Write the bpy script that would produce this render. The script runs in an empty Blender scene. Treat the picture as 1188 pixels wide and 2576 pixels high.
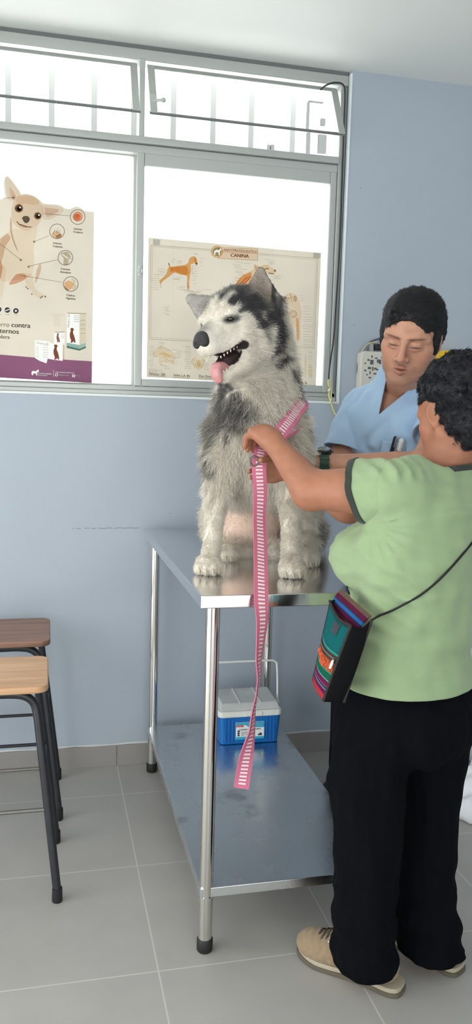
import bpy, bmesh, math, random
import numpy as np
from mathutils import Matrix, Vector, Euler
random.seed(7); RNG = np.random.default_rng(11)
SC = bpy.context.scene; COL = SC.collection
PI = math.pi
# ------------------------------------------------------------------ camera (solved from the tile, window and table lines)
FPX = 2037.41; W, H = 1188, 2576; CAMH = 1.41749
CF = np.array([0.228806, 0.966647, -0.115072]); CR = np.array([0.973472, -0.227171, 0.027307]); CU = np.array([-0.000255, 0.118267, 0.992982])
D = 3.1836            # room side of the window wall
CEIL = 2.79
TT = 0.979            # table top height
def at(px, py, Y):                      # the point of the plane y = Y seen at pixel px, py
    d = CF + CR*((px-W/2)/FPX) - CU*((py-H/2)/FPX)
    return np.array([0, 0, CAMH]) + d*(Y/d[1])
def onz(px, py, Z):
    d = CF + CR*((px-W/2)/FPX) - CU*((py-H/2)/FPX)
    return np.array([0, 0, CAMH]) + d*((Z-CAMH)/d[2])
cam_d = bpy.data.cameras.new('camera'); cam = bpy.data.objects.new('camera', cam_d); COL.objects.link(cam)
cam_d.sensor_fit = 'VERTICAL'; cam_d.sensor_height = 24; cam_d.lens = 24*FPX/H; cam_d.clip_start = .02
m = Matrix.Identity(4)
for i in range(3):
    m[i][0] = CR[i]; m[i][1] = CU[i]; m[i][2] = -CF[i]
m[2][3] = CAMH
cam.matrix_world = m; SC.camera = cam
# ------------------------------------------------------------------ materials
MATS = {}
def mat(name, col=(.5,.5,.5), rough=.5, metal=0, spec=.5, bump=0, bscale=60, var=0, vscale=4, sss=0, attr=None, coat=0, sheen=0, sssr=(1,.35,.2)):
    if name in MATS: return MATS[name]
    m = bpy.data.materials.new(name); m.use_nodes = True; nt = m.node_tree; N = nt.nodes; L = nt.links
    b = N['Principled BSDF']
    b.inputs['Roughness'].default_value = rough; b.inputs['Metallic'].default_value = metal
    b.inputs['Specular IOR Level'].default_value = spec; b.inputs['Coat Weight'].default_value = coat
    b.inputs['Sheen Weight'].default_value = sheen
    tc = N.new('ShaderNodeTexCoord')
    src = None
    if attr:
        a = N.new('ShaderNodeAttribute'); a.attribute_name = attr; src = a.outputs['Color']
    else:
        b.inputs['Base Color'].default_value = (*col, 1)
    if var:
        n = N.new('ShaderNodeTexNoise'); n.inputs['Scale'].default_value = vscale; n.inputs['Detail'].default_value = 6
        L.new(tc.outputs['Object'], n.inputs['Vector'])
        r = N.new('ShaderNodeMapRange'); r.inputs['From Min'].default_value = .3; r.inputs['From Max'].default_value = .7
        r.inputs['To Min'].default_value = 1-var; r.inputs['To Max'].default_value = 1+var
        L.new(n.outputs['Fac'], r.inputs['Value'])
        mx = N.new('ShaderNodeVectorMath'); mx.operation = 'SCALE'
        if src: L.new(src, mx.inputs[0])
        else: mx.inputs[0].default_value = col
        L.new(r.outputs['Result'], mx.inputs['Scale']); src = mx.outputs['Vector']
    if src: L.new(src, b.inputs['Base Color'])
    if bump:
        n = N.new('ShaderNodeTexNoise'); n.inputs['Scale'].default_value = bscale; n.inputs['Detail'].default_value = 5
        L.new(tc.outputs['Object'], n.inputs['Vector'])
        bp = N.new('ShaderNodeBump'); bp.inputs['Strength'].default_value = bump; bp.inputs['Distance'].default_value = .01
        L.new(n.outputs['Fac'], bp.inputs['Height']); L.new(bp.outputs['Normal'], b.inputs['Normal'])
    if sss:
        b.inputs['Subsurface Weight'].default_value = sss; b.inputs['Subsurface Radius'].default_value = sssr
        b.inputs['Subsurface Scale'].default_value = .006
    MATS[name] = m; return m
def srgb(r, g, b):
    f = lambda c: ((c/255+.055)/1.055)**2.4 if c > 10 else c/255/12.92
    return (f(r), f(g), f(b))
# ------------------------------------------------------------------ mesh builder
class MB:
    def __init__(s): s.v = []; s.f = []; s.m = []; s.mi = 0
    def add(s, vs, fs):
        o = len(s.v); s.v += [tuple(map(float, p)) for p in vs]; s.f += [tuple(i+o for i in f) for f in fs]; s.m += [s.mi]*len(fs); return s
    def box(s, a, b):
        x0,y0,z0 = [min(a[i],b[i]) for i in range(3)]; x1,y1,z1 = [max(a[i],b[i]) for i in range(3)]
        return s.add([(x0,y0,z0),(x1,y0,z0),(x1,y1,z0),(x0,y1,z0),(x0,y0,z1),(x1,y0,z1),(x1,y1,z1),(x0,y1,z1)],
                     [(0,3,2,1),(4,5,6,7),(0,1,5,4),(1,2,6,5),(2,3,7,6),(3,0,4,7)])
    def hexa(s, p):   # 8 points: four of the one side, four of the other
        return s.add(p, [(0,3,2,1),(4,5,6,7),(0,1,5,4),(1,2,6,5),(2,3,7,6),(3,0,4,7)])
    def tube(s, pts, r, n=14, cap=True, flat=None, up=None):
        P = [np.array(p, float) for p in pts]; k = len(P)
        R = r if hasattr(r, '__len__') else [r]*k
        T = []
        for i in range(k):
            t = P[min(i+1,k-1)]-P[max(i-1,0)]; T.append(t/(np.linalg.norm(t)+1e-12))
        u = np.array(up, float) if up is not None else (np.array([0,0,1.]) if abs(T[0][2]) < .9 else np.array([1.,0,0]))
        u = u-T[0]*(u@T[0]); u /= np.linalg.norm(u)
        vs = []; 
        for i in range(k):
            u = u-T[i]*(u@T[i]); u /= np.linalg.norm(u)+1e-12; w = np.cross(T[i], u)
            for j in range(n):
                a = 2*PI*j/n; fl = 1 if flat is None else flat
                vs.append(P[i]+R[i]*(math.cos(a)*u*fl+math.sin(a)*w))
        fs = [(i*n+j, i*n+(j+1)%n, (i+1)*n+(j+1)%n, (i+1)*n+j) for i in range(k-1) for j in range(n)]
        if cap: fs += [tuple(range(n))[::-1], tuple((k-1)*n+j for j in range(n))]
        return s.add(vs, fs)
    def ribbon(s, pts, width, nrm, th=.0015):   # strap: centre line, half widths, side directions
        P = np.array(pts, float); k = len(P); w = width if hasattr(width,'__len__') else [width]*k
        vs = []
        for i in range(k):
            t = P[min(i+1,k-1)]-P[max(i-1,0)]; t /= np.linalg.norm(t)+1e-9
            sd = np.array(nrm[i] if np.ndim(nrm) > 1 else nrm, float); sd = sd-t*(sd@t); sd /= np.linalg.norm(sd)+1e-9
            n = np.cross(t, sd)
            for q, e in ((-1,-1),(1,-1),(1,1),(-1,1)): vs.append(P[i]+sd*q*w[i]+n*e*th)
        fs = []
        for i in range(k-1):
            for j in range(4): fs.append((i*4+j, i*4+(j+1)%4, i*4+4+(j+1)%4, i*4+4+j))
        fs += [(0,1,2,3)[::-1], tuple((k-1)*4+j for j in range(4))]
        return s.add(vs, fs)
    def prism(s, poly, y0, y1):      # polygon of (x, z), extruded along y
        n = len(poly)
        vs = [(x,y0,z) for x,z in poly]+[(x,y1,z) for x,z in poly]
        return s.add(vs, [tuple(range(n)), tuple(range(2*n-1,n-1,-1))]+[(i,i+n,(i+1)%n+n,(i+1)%n) for i in range(n)])
    def sphere(s, c, r, nu=16, nv=10):
        r = r if hasattr(r,'__len__') else (r,r,r); vs = [(c[0],c[1],c[2]-r[2])]
        for i in range(1,nv):
            a = -PI/2+PI*i/nv
            for j in range(nu): vs.append((c[0]+r[0]*math.cos(a)*math.cos(2*PI*j/nu), c[1]+r[1]*math.cos(a)*math.sin(2*PI*j/nu), c[2]+r[2]*math.sin(a)))
        vs.append((c[0],c[1],c[2]+r[2])); L = len(vs)-1
        fs = [(0,1+(j+1)%nu,1+j) for j in range(nu)]
        for i in range(nv-2):
            for j in range(nu): a = 1+i*nu; fs.append((a+j,a+(j+1)%nu,a+nu+(j+1)%nu,a+nu+j))
        a = 1+(nv-2)*nu; fs += [(a+j,a+(j+1)%nu,L) for j in range(nu)]
        return s.add(vs, fs)
    def xf(s, M):
        s.v = [tuple(M @ Vector(p)) for p in s.v]; return s
    def build(s, name, m=None, parent=None, smooth=False, bevel=0, segs=2):
        me = bpy.data.meshes.new(name); me.from_pydata(s.v, [], s.f)
        ms = m if isinstance(m, (list, tuple)) else [m]
        for q in ms:
            if q: me.materials.append(q)
        me.polygons.foreach_set('material_index', s.m)
        bm = bmesh.new(); bm.from_mesh(me); bmesh.ops.recalc_face_normals(bm, faces=bm.faces) if len(ms) == 1 else None; bm.to_mesh(me); bm.free()
        o = link(name, me, parent)
        if smooth: smooth_angle(o)
        if bevel:
            b = o.modifiers.new('bevel', 'BEVEL'); b.width = bevel; b.segments = segs; b.limit_method = 'ANGLE'; b.angle_limit = .6
            me.polygons.foreach_set('use_smooth', [True]*len(me.polygons))
            w = o.modifiers.new('wn', 'WEIGHTED_NORMAL'); w.keep_sharp = True
        return o
def smooth_angle(o, ang=.7):
    me = o.data; me.polygons.foreach_set('use_smooth', [True]*len(me.polygons))
    bm = bmesh.new(); bm.from_mesh(me)
    for e in bm.edges:
        if len(e.link_faces) == 2 and e.calc_face_angle(0) > ang: e.smooth = False
    bm.to_mesh(me); bm.free()
def link(name, data, parent=None):
    o = bpy.data.objects.new(name, data); COL.objects.link(o)
    if parent is not None:
        o.parent = parent
        p = parent; M = Matrix.Identity(4); ch = []
        while p is not None: ch.append(p); p = p.parent
        for q in reversed(ch): M = M @ q.matrix_parent_inverse @ q.matrix_basis
        o.matrix_parent_inverse = M.inverted()
    return o
def tag(o, label=None, cat=None, group=None, kind=None):
    if label: o['label'] = label
    if cat: o['category'] = cat
    if group: o['group'] = group
    if kind: o['kind'] = kind
    return o
def thing(name, label, cat, loc, group=None):
    o = bpy.data.objects.new(name, None); COL.objects.link(o); o.location = tuple(float(c) for c in loc); o.empty_display_size = .05
    return tag(o, label, cat, group)
def text_mesh(body, size=1.0):
    cu = bpy.data.curves.new('t', 'FONT'); cu.body = body; cu.size = size; cu.resolution_u = 3
    o = bpy.data.objects.new('t', cu); COL.objects.link(o)
    dg = bpy.context.evaluated_depsgraph_get(); me = bpy.data.meshes.new_from_object(o.evaluated_get(dg))
    vs = np.array([v.co[:2] for v in me.vertices]).reshape(-1, 2); fs = [tuple(p.vertices) for p in me.polygons]
    bpy.data.objects.remove(o); bpy.data.meshes.remove(me); bpy.data.curves.remove(cu)
    return vs, fs
def put_text(mb, body, org, ux, uy, cap, width=None, bold=0):
    """lettering on a plane: origin, unit vectors along the line and up, cap height; width squeezes the line to that length"""
    vs, fs = text_mesh(body)
    if not len(vs): return
    s = cap/.69; v = vs*s
    if width: v[:,0] *= width/max(1e-6, v[:,0].max())
    org = np.array(org, float)
    for dx in ([0] if not bold else [-bold, bold]):
        mb.add([org+ux*(p[0]+dx)+uy*p[1] for p in v], fs)
def bez(pts, n=8):      # Catmull-Rom through the points
    P = [np.array(p, float) for p in pts]; P = [2*P[0]-P[1]]+P+[2*P[-1]-P[-2]]; out = []
    for i in range(1, len(P)-2):
        for k in range(n):
            t = k/n; a,b,c,d = P[i-1:i+3]
            out.append(.5*((2*b)+(c-a)*t+(2*a-5*b+4*c-d)*t*t+(3*b-a-3*c+d)*t**3))
    out.append(P[-2]); return out
# ------------------------------------------------------------------ world and lamps
w = bpy.data.worlds.new('overcast_sky'); SC.world = w; w.use_nodes = True
w.node_tree.nodes['Background'].inputs['Color'].default_value = (.97, 1, .985, 1)
w.node_tree.nodes['Background'].inputs['Strength'].default_value = 3.0
SC.view_settings.view_transform = 'Standard'; SC.view_settings.look = 'None'; SC.view_settings.gamma = 1; SC.view_settings.exposure = .45
SC.view_settings.use_curve_mapping = False
SC.cycles.transparent_max_bounces = 24; SC.cycles.max_bounces = 10; SC.cycles.diffuse_bounces = 5; SC.cycles.sample_clamp_indirect = 6
# ------------------------------------------------------------------ room shell
XL, XR, YB = -1.7, 2.35, -2.2
wallm = mat('wall_paint', srgb(170,179,190), .55, bump=.05, bscale=90, var=.02, vscale=3)
def wall_marks():                   # scuffs of the lower wall: a rubbed line at table height and small nicks
    nt = wallm.node_tree; N = nt.nodes; L = nt.links; b = N['Principled BSDF']
    src = b.inputs['Base Color'].links[0].from_socket
    tc = N.new('ShaderNodeTexCoord'); sp = N.new('ShaderNodeSeparateXYZ'); L.new(tc.outputs['Object'], sp.inputs[0])
    vo = N.new('ShaderNodeTexVoronoi'); vo.inputs['Scale'].default_value = 9; L.new(tc.outputs['Object'], vo.inputs['Vector'])
    lt = N.new('ShaderNodeMath'); lt.operation = 'LESS_THAN'; lt.inputs[1].default_value = .018; L.new(vo.outputs['Distance'], lt.inputs[0])
    mx = N.new('ShaderNodeMixRGB'); L.new(lt.outputs[0], mx.inputs['Fac']); L.new(src, mx.inputs[1]); mx.inputs[2].default_value = (.12,.14,.17,1)
    L.new(mx.outputs[0], b.inputs['Base Color'])
wall_marks()
ceilm = mat('ceiling_paint', srgb(226,228,224), .6, bump=.03)
ZS, ZH = 1.492, CEIL-.001               # window opening: sill and head
XWL, XWR = -1.3, 1.172              # opening, left and right
def struct(o): o['kind'] = 'structure'; return o
b = MB()
b.box((XL,D,0), (XWL,D+.16,CEIL)); b.box((XWR,D,0), (XR,D+.16,CEIL)); b.box((XWL,D,0), (XWR,D+.16,ZS))
struct(b.build('wall_far', wallm))
b = MB(); b.box((XR,YB,0), (XR+.12,D+.16,CEIL)); struct(b.build('wall_right', wallm))
b = MB(); b.box((XL-.12,YB,0), (XL,-.6,CEIL)); b.box((XL-.12,2.5,0), (XL,D+.16,CEIL)); b.box((XL-.12,-.6,2.2), (XL,2.5,CEIL))
struct(b.build('wall_left', wallm))
b = MB(); b.box((XL-.12,YB-.12,0), (-1.1,YB,CEIL)); b.box((1.7,YB-.12,0), (XR+.12,YB,CEIL)); b.box((-1.1,YB-.12,2.2), (1.7,YB,CEIL))
struct(b.build('wall_rear', wallm))
b = MB(); b.box((XL-.12,YB-.12,CEIL), (XR+.12,D+.16,CEIL+.1)); struct(b.build('ceiling', ceilm))
# floor: half metre grey tiles with pale joints
fm = mat('floor_tile', srgb(169,166,161), .42, var=.05, vscale=5)
def tile_nodes(mt, x0, y0, grout):
    nt = mt.node_tree; N = nt.nodes; L = nt.links; b = N['Principled BSDF']; src = b.inputs['Base Color'].links[0].from_socket
    tc = N.new('ShaderNodeTexCoord'); sp = N.new('ShaderNodeSeparateXYZ'); L.new(tc.outputs['Object'], sp.inputs[0])
    ds = []
    for ax, o in (('X',x0),('Y',y0)):
        a = N.new('ShaderNodeMath'); a.operation = 'SUBTRACT'; a.inputs[1].default_value = o; L.new(sp.outputs[ax], a.inputs[0])
        p = N.new('ShaderNodeMath'); p.operation = 'PINGPONG'; p.inputs[1].default_value = .25; L.new(a.outputs[0], p.inputs[0])
        ds.append(p.outputs[0])
    mn = N.new('ShaderNodeMath'); mn.operation = 'MINIMUM'; L.new(ds[0], mn.inputs[0]); L.new(ds[1], mn.inputs[1])
    lt = N.new('ShaderNodeMath'); lt.operation = 'LESS_THAN'; lt.inputs[1].default_value = .0021; L.new(mn.outputs[0], lt.inputs[0])
    mx = N.new('ShaderNodeMixRGB'); L.new(lt.outputs[0], mx.inputs['Fac']); L.new(src, mx.inputs[1]); mx.inputs[2].default_value = (*grout,1)
    L.new(mx.outputs[0], b.inputs['Base Color'])
    bp = N.new('ShaderNodeBump'); bp.inputs['Strength'].default_value = .3; bp.inputs['Distance'].default_value = .003
    iv = N.new('ShaderNodeMath'); iv.operation = 'SUBTRACT'; iv.inputs[0].default_value = 1; L.new(lt.outputs[0], iv.inputs[1])
    L.new(iv.outputs[0], bp.inputs['Height']); L.new(bp.outputs['Normal'], b.inputs['Normal'])
tile_nodes(fm, .2827, D-.2648, srgb(196,193,188))
b = MB(); b.box((XL-.12,YB-.12,-.08), (XR+.12,D+.16,0)); struct(b.build('floor', fm))
skm = mat('skirting_tile', srgb(146,142,139), .45, var=.05, vscale=6)
b = MB(); x = .2827-2.0
while x < XR:
    b.box((max(x,XL),D-.009,0), (min(x+.4975,XR),D,.087)); x += .5
struct(b.build('baseboard_far', skm, bevel=.001))
cm = mat('skirting_caulk', srgb(205,208,208), .7, bump=.4, bscale=40)
b = MB(); b.tube([(XL+i*(XR-XL)/60, D-.003, .089+.002*math.sin(i*1.7)) for i in range(61)], [.0042+.0016*math.sin(i*2.3) for i in range(61)], 6); struct(tag(b.build('trim_1', cm, smooth=True)))
b = MB(); b.box((XR-.009,YB,0), (XR,D-.01,.087)); struct(b.build('baseboard_right', skm))
b = MB(); b.box((XL,2.5,0), (XL+.009,D-.01,.087)); struct(b.build('baseboard_left', skm))
# rubbed line on the wall at the height of the table top
sm = mat('wall_scuff', srgb(128,136,146), .6)
b = MB()
xs = np.linspace(.1,.362,40)
for i in range(39):
    if (i*7)%9 < 5+i*.12: b.box((xs[i],D-.0007,.972+.0012*math.sin(i)+.0005*i/10), (xs[i+1],D-.0001,.9745+.0012*math.sin(i)+.0005*i/10))
struct(b.build('trim_2', sm))
# added fill light: a pair of unseen long tube fittings behind the camera
lm = bpy.data.materials.new('lamp_tube'); lm.use_nodes = True; n = lm.node_tree.nodes; n.remove(n['Principled BSDF'])
e = n.new('ShaderNodeEmission'); e.inputs['Strength'].default_value = 8; e.inputs['Color'].default_value = (1,.97,.92,1); lm.node_tree.links.new(e.outputs[0], n['Material Output'].inputs[0])
whm = mat('white_plastic', srgb(232,232,228), .4)
for i, x in enumerate((-1.0, .35)):
    t = thing('ceiling_lamp', ['long white tube lamp on the ceiling behind the stools','long white tube lamp on the ceiling towards the right wall'][i], 'lamp', (x,.2,CEIL), 'tube lamps on the ceiling')
    b = MB(); b.box((x-.09,-.5,CEIL-.05), (x+.09,.9,CEIL-.001)); b.build('housing', whm, t, bevel=.008)
    for k in (-.04,.04):
        b = MB(); b.tube([(x+k,-.46,CEIL-.07),(x+k,.86,CEIL-.07)], .014); b.build('lamp_tube', lm, t, smooth=True)
# ------------------------------------------------------------------ window
alu = mat('window_aluminium', srgb(180,183,180), .42, metal=.35, bump=.02)
alud = mat('window_gasket', srgb(110,114,114), .6)
def glassmat(name, film):
    m = bpy.data.materials.new(name); m.use_nodes = True; nt = m.node_tree; N = nt.nodes; L = nt.links; N.remove(N['Principled BSDF'])
    tr = N.new('ShaderNodeBsdfTransparent'); gl = N.new('ShaderNodeBsdfGlossy'); gl.inputs['Roughness'].default_value = .03
    mx = N.new('ShaderNodeMixShader'); mx.inputs[0].default_value = .06; L.new(tr.outputs[0], mx.inputs[1]); L.new(gl.outputs[0], mx.inputs[2]); out = mx
    if film:
        tl = N.new('ShaderNodeBsdfTranslucent'); tl.inputs['Color'].default_value = (.92,.93,.92,1)
        m2 = N.new('ShaderNodeMixShader'); m2.inputs[0].default_value = film; L.new(mx.outputs[0], m2.inputs[1]); L.new(tl.outputs[0], m2.inputs[2]); out = m2
    L.new(out.outputs[0], N['Material Output'].inputs[0]); return m
clear = glassmat('clear_glass', 0); frost = glassmat('frosted_glass', .6)
win = bpy.data.objects.new('window_1', None); COL.objects.link(win); win.location = (0,D,ZS); win['kind'] = 'structure'
def fr(name, a, b_, m_=alu, bev=.003, parent=win):
    q = MB(); q.box(a, b_); return q.build(name, m_, parent, bevel=bev)
Y0, Y1 = D+.015, D+.085
MX0, MX1 = .335, .362
fr('head_rail', (XWL,Y0,2.735), (XWR-.004,Y1,2.774)); fr('head_gasket', (XWL,Y0+.006,2.774), (XWR-.004,Y1,ZH), alud, 0)
fr('sill_rail', (XWL,Y0,1.496), (XWR-.004,Y1,1.513)); fr('sill_rail', (XWL,Y0+.012,1.513), (XWR-.004,Y1,1.532))
fr('sill_lip', (XWL,D-.004,1.487), (XWR,D+.02,1.4965), mat('sill_edge', srgb(226,230,230), .5), .002)
fr('jamb', (XWR-.034,Y0,1.532), (XWR-.018,Y1,2.735)); fr('jamb_gasket', (XWR-.018,Y0+.012,1.51), (XWR-.003,Y1,2.76), mat('jamb_shadow_strip', srgb(150,154,153), .6), 0)  # aluminium grey strip filling the gap beside the jamb
fr('jamb', (XWL,Y0,1.532), (XWL+.03,Y1,2.735))
fr('transom', (XWL,Y0-.008,2.436), (XWR-.034,Y1,2.462)); fr('transom', (XWL,Y0+.004,2.404), (XWR-.034,Y1,2.434)); fr('transom_gasket', (XWL,Y0+.01,2.4335), (XWR-.034,Y1-.01,2.437), alud, 0)
fr('mullion', (MX0+.006,Y0-.004,2.46), (MX1,Y1,2.74)); 
fr('mullion', (-.5,Y0-.004,1.532), (-.47,Y1,2.74))
# sliding sashes: the right one on the room side track, the left one behind it
def sash(name, x0, x1, y, film, wl, wr, top, bot, pull=False):
    s = MB(); s.box((x0,y,1.532), (x0+wl,y+.026,2.406)); s.build(name+'_stile', alu, win, bevel=.003)
    s = MB(); s.box((x1-wr,y,1.532), (x1,y+.026,2.406)); s.build(name+'_stile', alu, win, bevel=.003)
    s = MB(); s.box((x0+wl,y+.001,2.406-top), (x1-wr,y+.025,2.406)); s.build(name+'_rail', alu, win, bevel=.003)
    s = MB(); s.box((x0+wl,y+.001,1.532), (x1-wr,y+.025,1.532+bot)); s.build(name+'_rail', alu, win, bevel=.003)
    s = MB(); s.box((x0+wl-.004,y+.011,1.53+bot), (x1-wr+.004,y+.015,2.409-top)); s.build(name+'_glass', frost, win)
sash('sash', MX0+.002, XWR-.036, Y0+.004, 1, .028, .026, .046, .028)
sash('rear_sash', -.47, MX0+.004, Y0+.04, 1, .03, .012, .006, .006)
sash('rear_sash', XWL+.03, -.5, Y0+.04, 1, .03, .03, .012, .02)
q = MB(); q.tube([(MX0+.016,Y0+.002,1.968),(MX0+.016,Y0-.006,1.968)], .011); q.tube([(MX0+.016,Y0-.004,1.985),(MX0+.016,Y0-.004,1.95)], .005); q.build('sash_latch', mat('chrome', (.8,.8,.8), .15, metal=1), win, smooth=True)
# upper vents, hinged at the head and open into the room
def vent(x0, x1, knob):
    zt, zb, dy = 2.722, 2.508, -.10
    def pt(x, s, off): # s: 0 at the hinge, 1 at the lower edge; off: away from the pane
        L = math.hypot(zt-zb, dy-.02); n = (0, -(zt-zb)/L, (dy-.02)/L)
        return (x, D+.02+(dy-.02)*s+n[1]*off, zt+(zb-zt)*s+n[2]*off)
    def bar(xa, xb, sa, sb, h, nm, m_=alu):
        q = MB(); q.hexa([pt(xa,sa,-h),pt(xb,sa,-h),pt(xb,sb,-h),pt(xa,sb,-h),pt(xa,sa,h),pt(xb,sa,h),pt(xb,sb,h),pt(xa,sb,h)]); return q.build(nm, m_, win, bevel=.0015)
    bar(x0,x0+.026,0,1,.011,'vent_stile'); bar(x1-.026,x1,0,1,.011,'vent_stile'); bar(x0+.026,x1-.026,0,.07,.011,'vent_rail')
    bar(x0-.003,x1+.003,.965,1.01,.012,'vent_lower_rail', alud)
    bar(x0+.022,x1-.022,.05,.97,.002,'vent_glass', clear)
    if knob:
        q = MB(); a = np.array(pt(x0+.014,.72,.012)); q.tube([a, a+[.03,-.012,.0]], .005); q.sphere(a+[.034,-.013,0], .009); q.box(a-[.01,.004,.02], a+[.01,.004,.02]); q.build('vent_catch', alu, win, smooth=True)
vent(MX1+.008, XWR-.052, True); vent(-.465, MX0-.004, False); vent(XWL+.035, -.505, False)
# white reveal edge of the wall beside the window
fr('reveal', (XWR-.003,D-.003,1.487), (XWR+.006,D+.02,CEIL-.012), mat('reveal_paint', srgb(226,232,235), .5), .002)
# unseen doorways of the other walls, widened to let in light: plain frames
for nm, bx in (('door_1', [((XL-.09,-.6,0),(XL-.03,-.55,2.2)),((XL-.09,2.45,0),(XL-.03,2.5,2.2)),((XL-.09,-.55,2.15),(XL-.03,2.45,2.2))]),
               ('door_2', [((-1.1,YB-.09,0),(-1.05,YB-.03,2.2)),((1.65,YB-.09,0),(1.7,YB-.03,2.2)),((-1.05,YB-.09,2.15),(1.65,YB-.03,2.2))])):
    q = MB()
    for a, c in bx: q.box(a, c)
    struct(q.build(nm, alu, bevel=.003))
# outside: the grille of flat bars and a pale house across the street
grm = mat('grille_paint', srgb(190,192,191), .6)
g = thing('window_grille', 'pale security grille of flat upright bars outside the upper window panes', 'grille', (.3,D+.3,1.4))
for px in (-92,21,130,237,337,436,536,632,737,850):
    a = at(px,250,D+.3)[0]; q = MB(); q.box((a-.0115,D+.285,1.35), (a+.0115,D+.315,2.95)); q.build('bar', grm, g)
q = MB(); q.box((-.4,D+.27,2.94), (1.4,D+.285,2.97)); q.build('cross_bar', grm, g); q = MB(); q.box((-.4,D+.27,1.33), (1.4,D+.285,1.36)); q.build('cross_bar', grm, g)
hb = thing('house', 'pale overexposed house across the street seen through the upper right pane', 'building', (4.2,11,0))
q = MB(); q.box((1.55,9.8,0), (7.0,14,5.1)); q.build('wall', mat('house_render', srgb(240,240,236), .8), hb)
hd = mat('house_shade', srgb(88,90,90), .7)  # dark grey of the windows, downpipes and awning
def face(px0, py0, px1, py1, nm, m_=hd, d=.04):
    a = at(px0,py0,9.8); c = at(px1,py1,9.8); q = MB(); q.box((a[0],9.8-d,c[2]), (c[0],9.8,a[2])); q.build(nm, m_, hb)
face(771,335,777,398,'downpipe'); face(800,340,818,388,'window'); face(672,366,677,385,'window'); face(680,366,688,385,'window'); face(775,255,812,262,'awning'); face(806,300,816,318,'window'); face(772,258,775,330,'downpipe')
fol = mat('far_leaves', srgb(120,126,70), .8)
tr = thing('tree', 'pale sunlit treetop far off behind the upper left pane', 'tree', (.55,12,0))
q = MB(); q.tube([(.55,12,0),(.55,12,3.7)], [.12,.06]); q.build('trunk', mat('bark', srgb(150,140,120), .9), tr)
q = MB()
for i in range(70):
    c = (.55+RNG.normal(0,.16), 12+RNG.normal(0,.2), 3.95+RNG.normal(0,.16)); q.sphere(c, RNG.uniform(.02,.05), 6, 4)
q.build('crown', fol, tr)
# ------------------------------------------------------------------ steel examination table
def steelmat(name, base, r0, r1, scr, stain=0):
    m = bpy.data.materials.new(name); m.use_nodes = True; nt = m.node_tree; N = nt.nodes; L = nt.links; b = N['Principled BSDF']
    b.inputs['Metallic'].default_value = 1; b.inputs['Base Color'].default_value = (*base,1)
    tc = N.new('ShaderNodeTexCoord'); n = N.new('ShaderNodeTexNoise'); n.inputs['Scale'].default_value = 7; n.inputs['Detail'].default_value = 8; L.new(tc.outputs['Object'], n.inputs['Vector'])
    r = N.new('ShaderNodeMapRange'); r.inputs['From Min'].default_value = .3; r.inputs['From Max'].default_value = .7; r.inputs['To Min'].default_value = r0; r.inputs['To Max'].default_value = r1
    L.new(n.outputs['Fac'], r.inputs['Value']); L.new(r.outputs[0], b.inputs['Roughness'])
    mp = N.new('ShaderNodeMapping'); mp.inputs['Scale'].default_value = (220,6,20); L.new(tc.outputs['Object'], mp.inputs['Vector'])
    n2 = N.new('ShaderNodeTexNoise'); n2.inputs['Scale'].default_value = 1.5; n2.inputs['Detail'].default_value = 4; L.new(mp.outputs[0], n2.inputs['Vector'])
    bp = N.new('ShaderNodeBump'); bp.inputs['Strength'].default_value = scr; bp.inputs['Distance'].default_value = .002; L.new(n2.outputs['Fac'], bp.inputs['Height']); L.new(bp.outputs[0], b.inputs['Normal'])
    if stain:
        n3 = N.new('ShaderNodeTexNoise'); n3.inputs['Scale'].default_value = 5.5; n3.inputs['Detail'].default_value = 7; L.new(tc.outputs['Object'], n3.inputs['Vector'])
        r3 = N.new('ShaderNodeMapRange'); r3.inputs['From Min'].default_value = .60; r3.inputs['From Max'].default_value = .68; r3.inputs['To Max'].default_value = stain; L.new(n3.outputs['Fac'], r3.inputs['Value'])
        mx = N.new('ShaderNodeMixRGB'); mx.inputs[1].default_value = (*base,1); mx.inputs[2].default_value = (.22,.2,.19,1); L.new(r3.outputs[0], mx.inputs['Fac']); L.new(mx.outputs[0], b.inputs['Base Color'])
    return m
steel = steelmat('steel_top', (.74,.74,.745), .09, .17, .04); shelfm = steelmat('steel_shelf', (.72,.74,.75), .20, .32, .05, .4); legm = steelmat('steel_tube', (.72,.70,.67), .1, .16, .01)
capm = mat('black_rubber', srgb(24,24,25), .6)
TX0, TX1, TY0, TY1 = .374, .925, 1.929, 3.135
tb = thing('examination_table', 'stainless steel examination table with lower shelf, under the husky', 'table', ((TX0+TX1)/2,(TY0+TY1)/2,0))
b = MB(); b.box((TX0,TY0,TT-.033), (TX1,TY1,TT)); b.build('tabletop', steel, tb, bevel=.0025, segs=3)
b = MB(); b.box((TX0+.022,TY0+.034,.158), (TX1-.003,TY1-.03,.185)); b.build('shelf', shelfm, tb, bevel=.002, segs=3)
for (x, y) in ((TX0+.041,TY0+.05), (TX1-.045,TY0+.05), (TX0+.041,TY1-.035), (TX1-.045,TY1-.035)):
    b = MB(); b.tube([(x,y,.036),(x,y,TT-.034)], .0185, 24); o = b.build('leg', legm, tb, smooth=True)
    b = MB(); b.tube([(x,y,0),(x,y,.004),(x,y,.034),(x,y,.037)], [.019,.0215,.0215,.019], 24); b.build('foot_cap', capm, o, smooth=True)
    b = MB(); b.tube([(x,y,.15),(x,y,.158)], .0215, 24); b.build('collar', legm, o, smooth=True)
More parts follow.
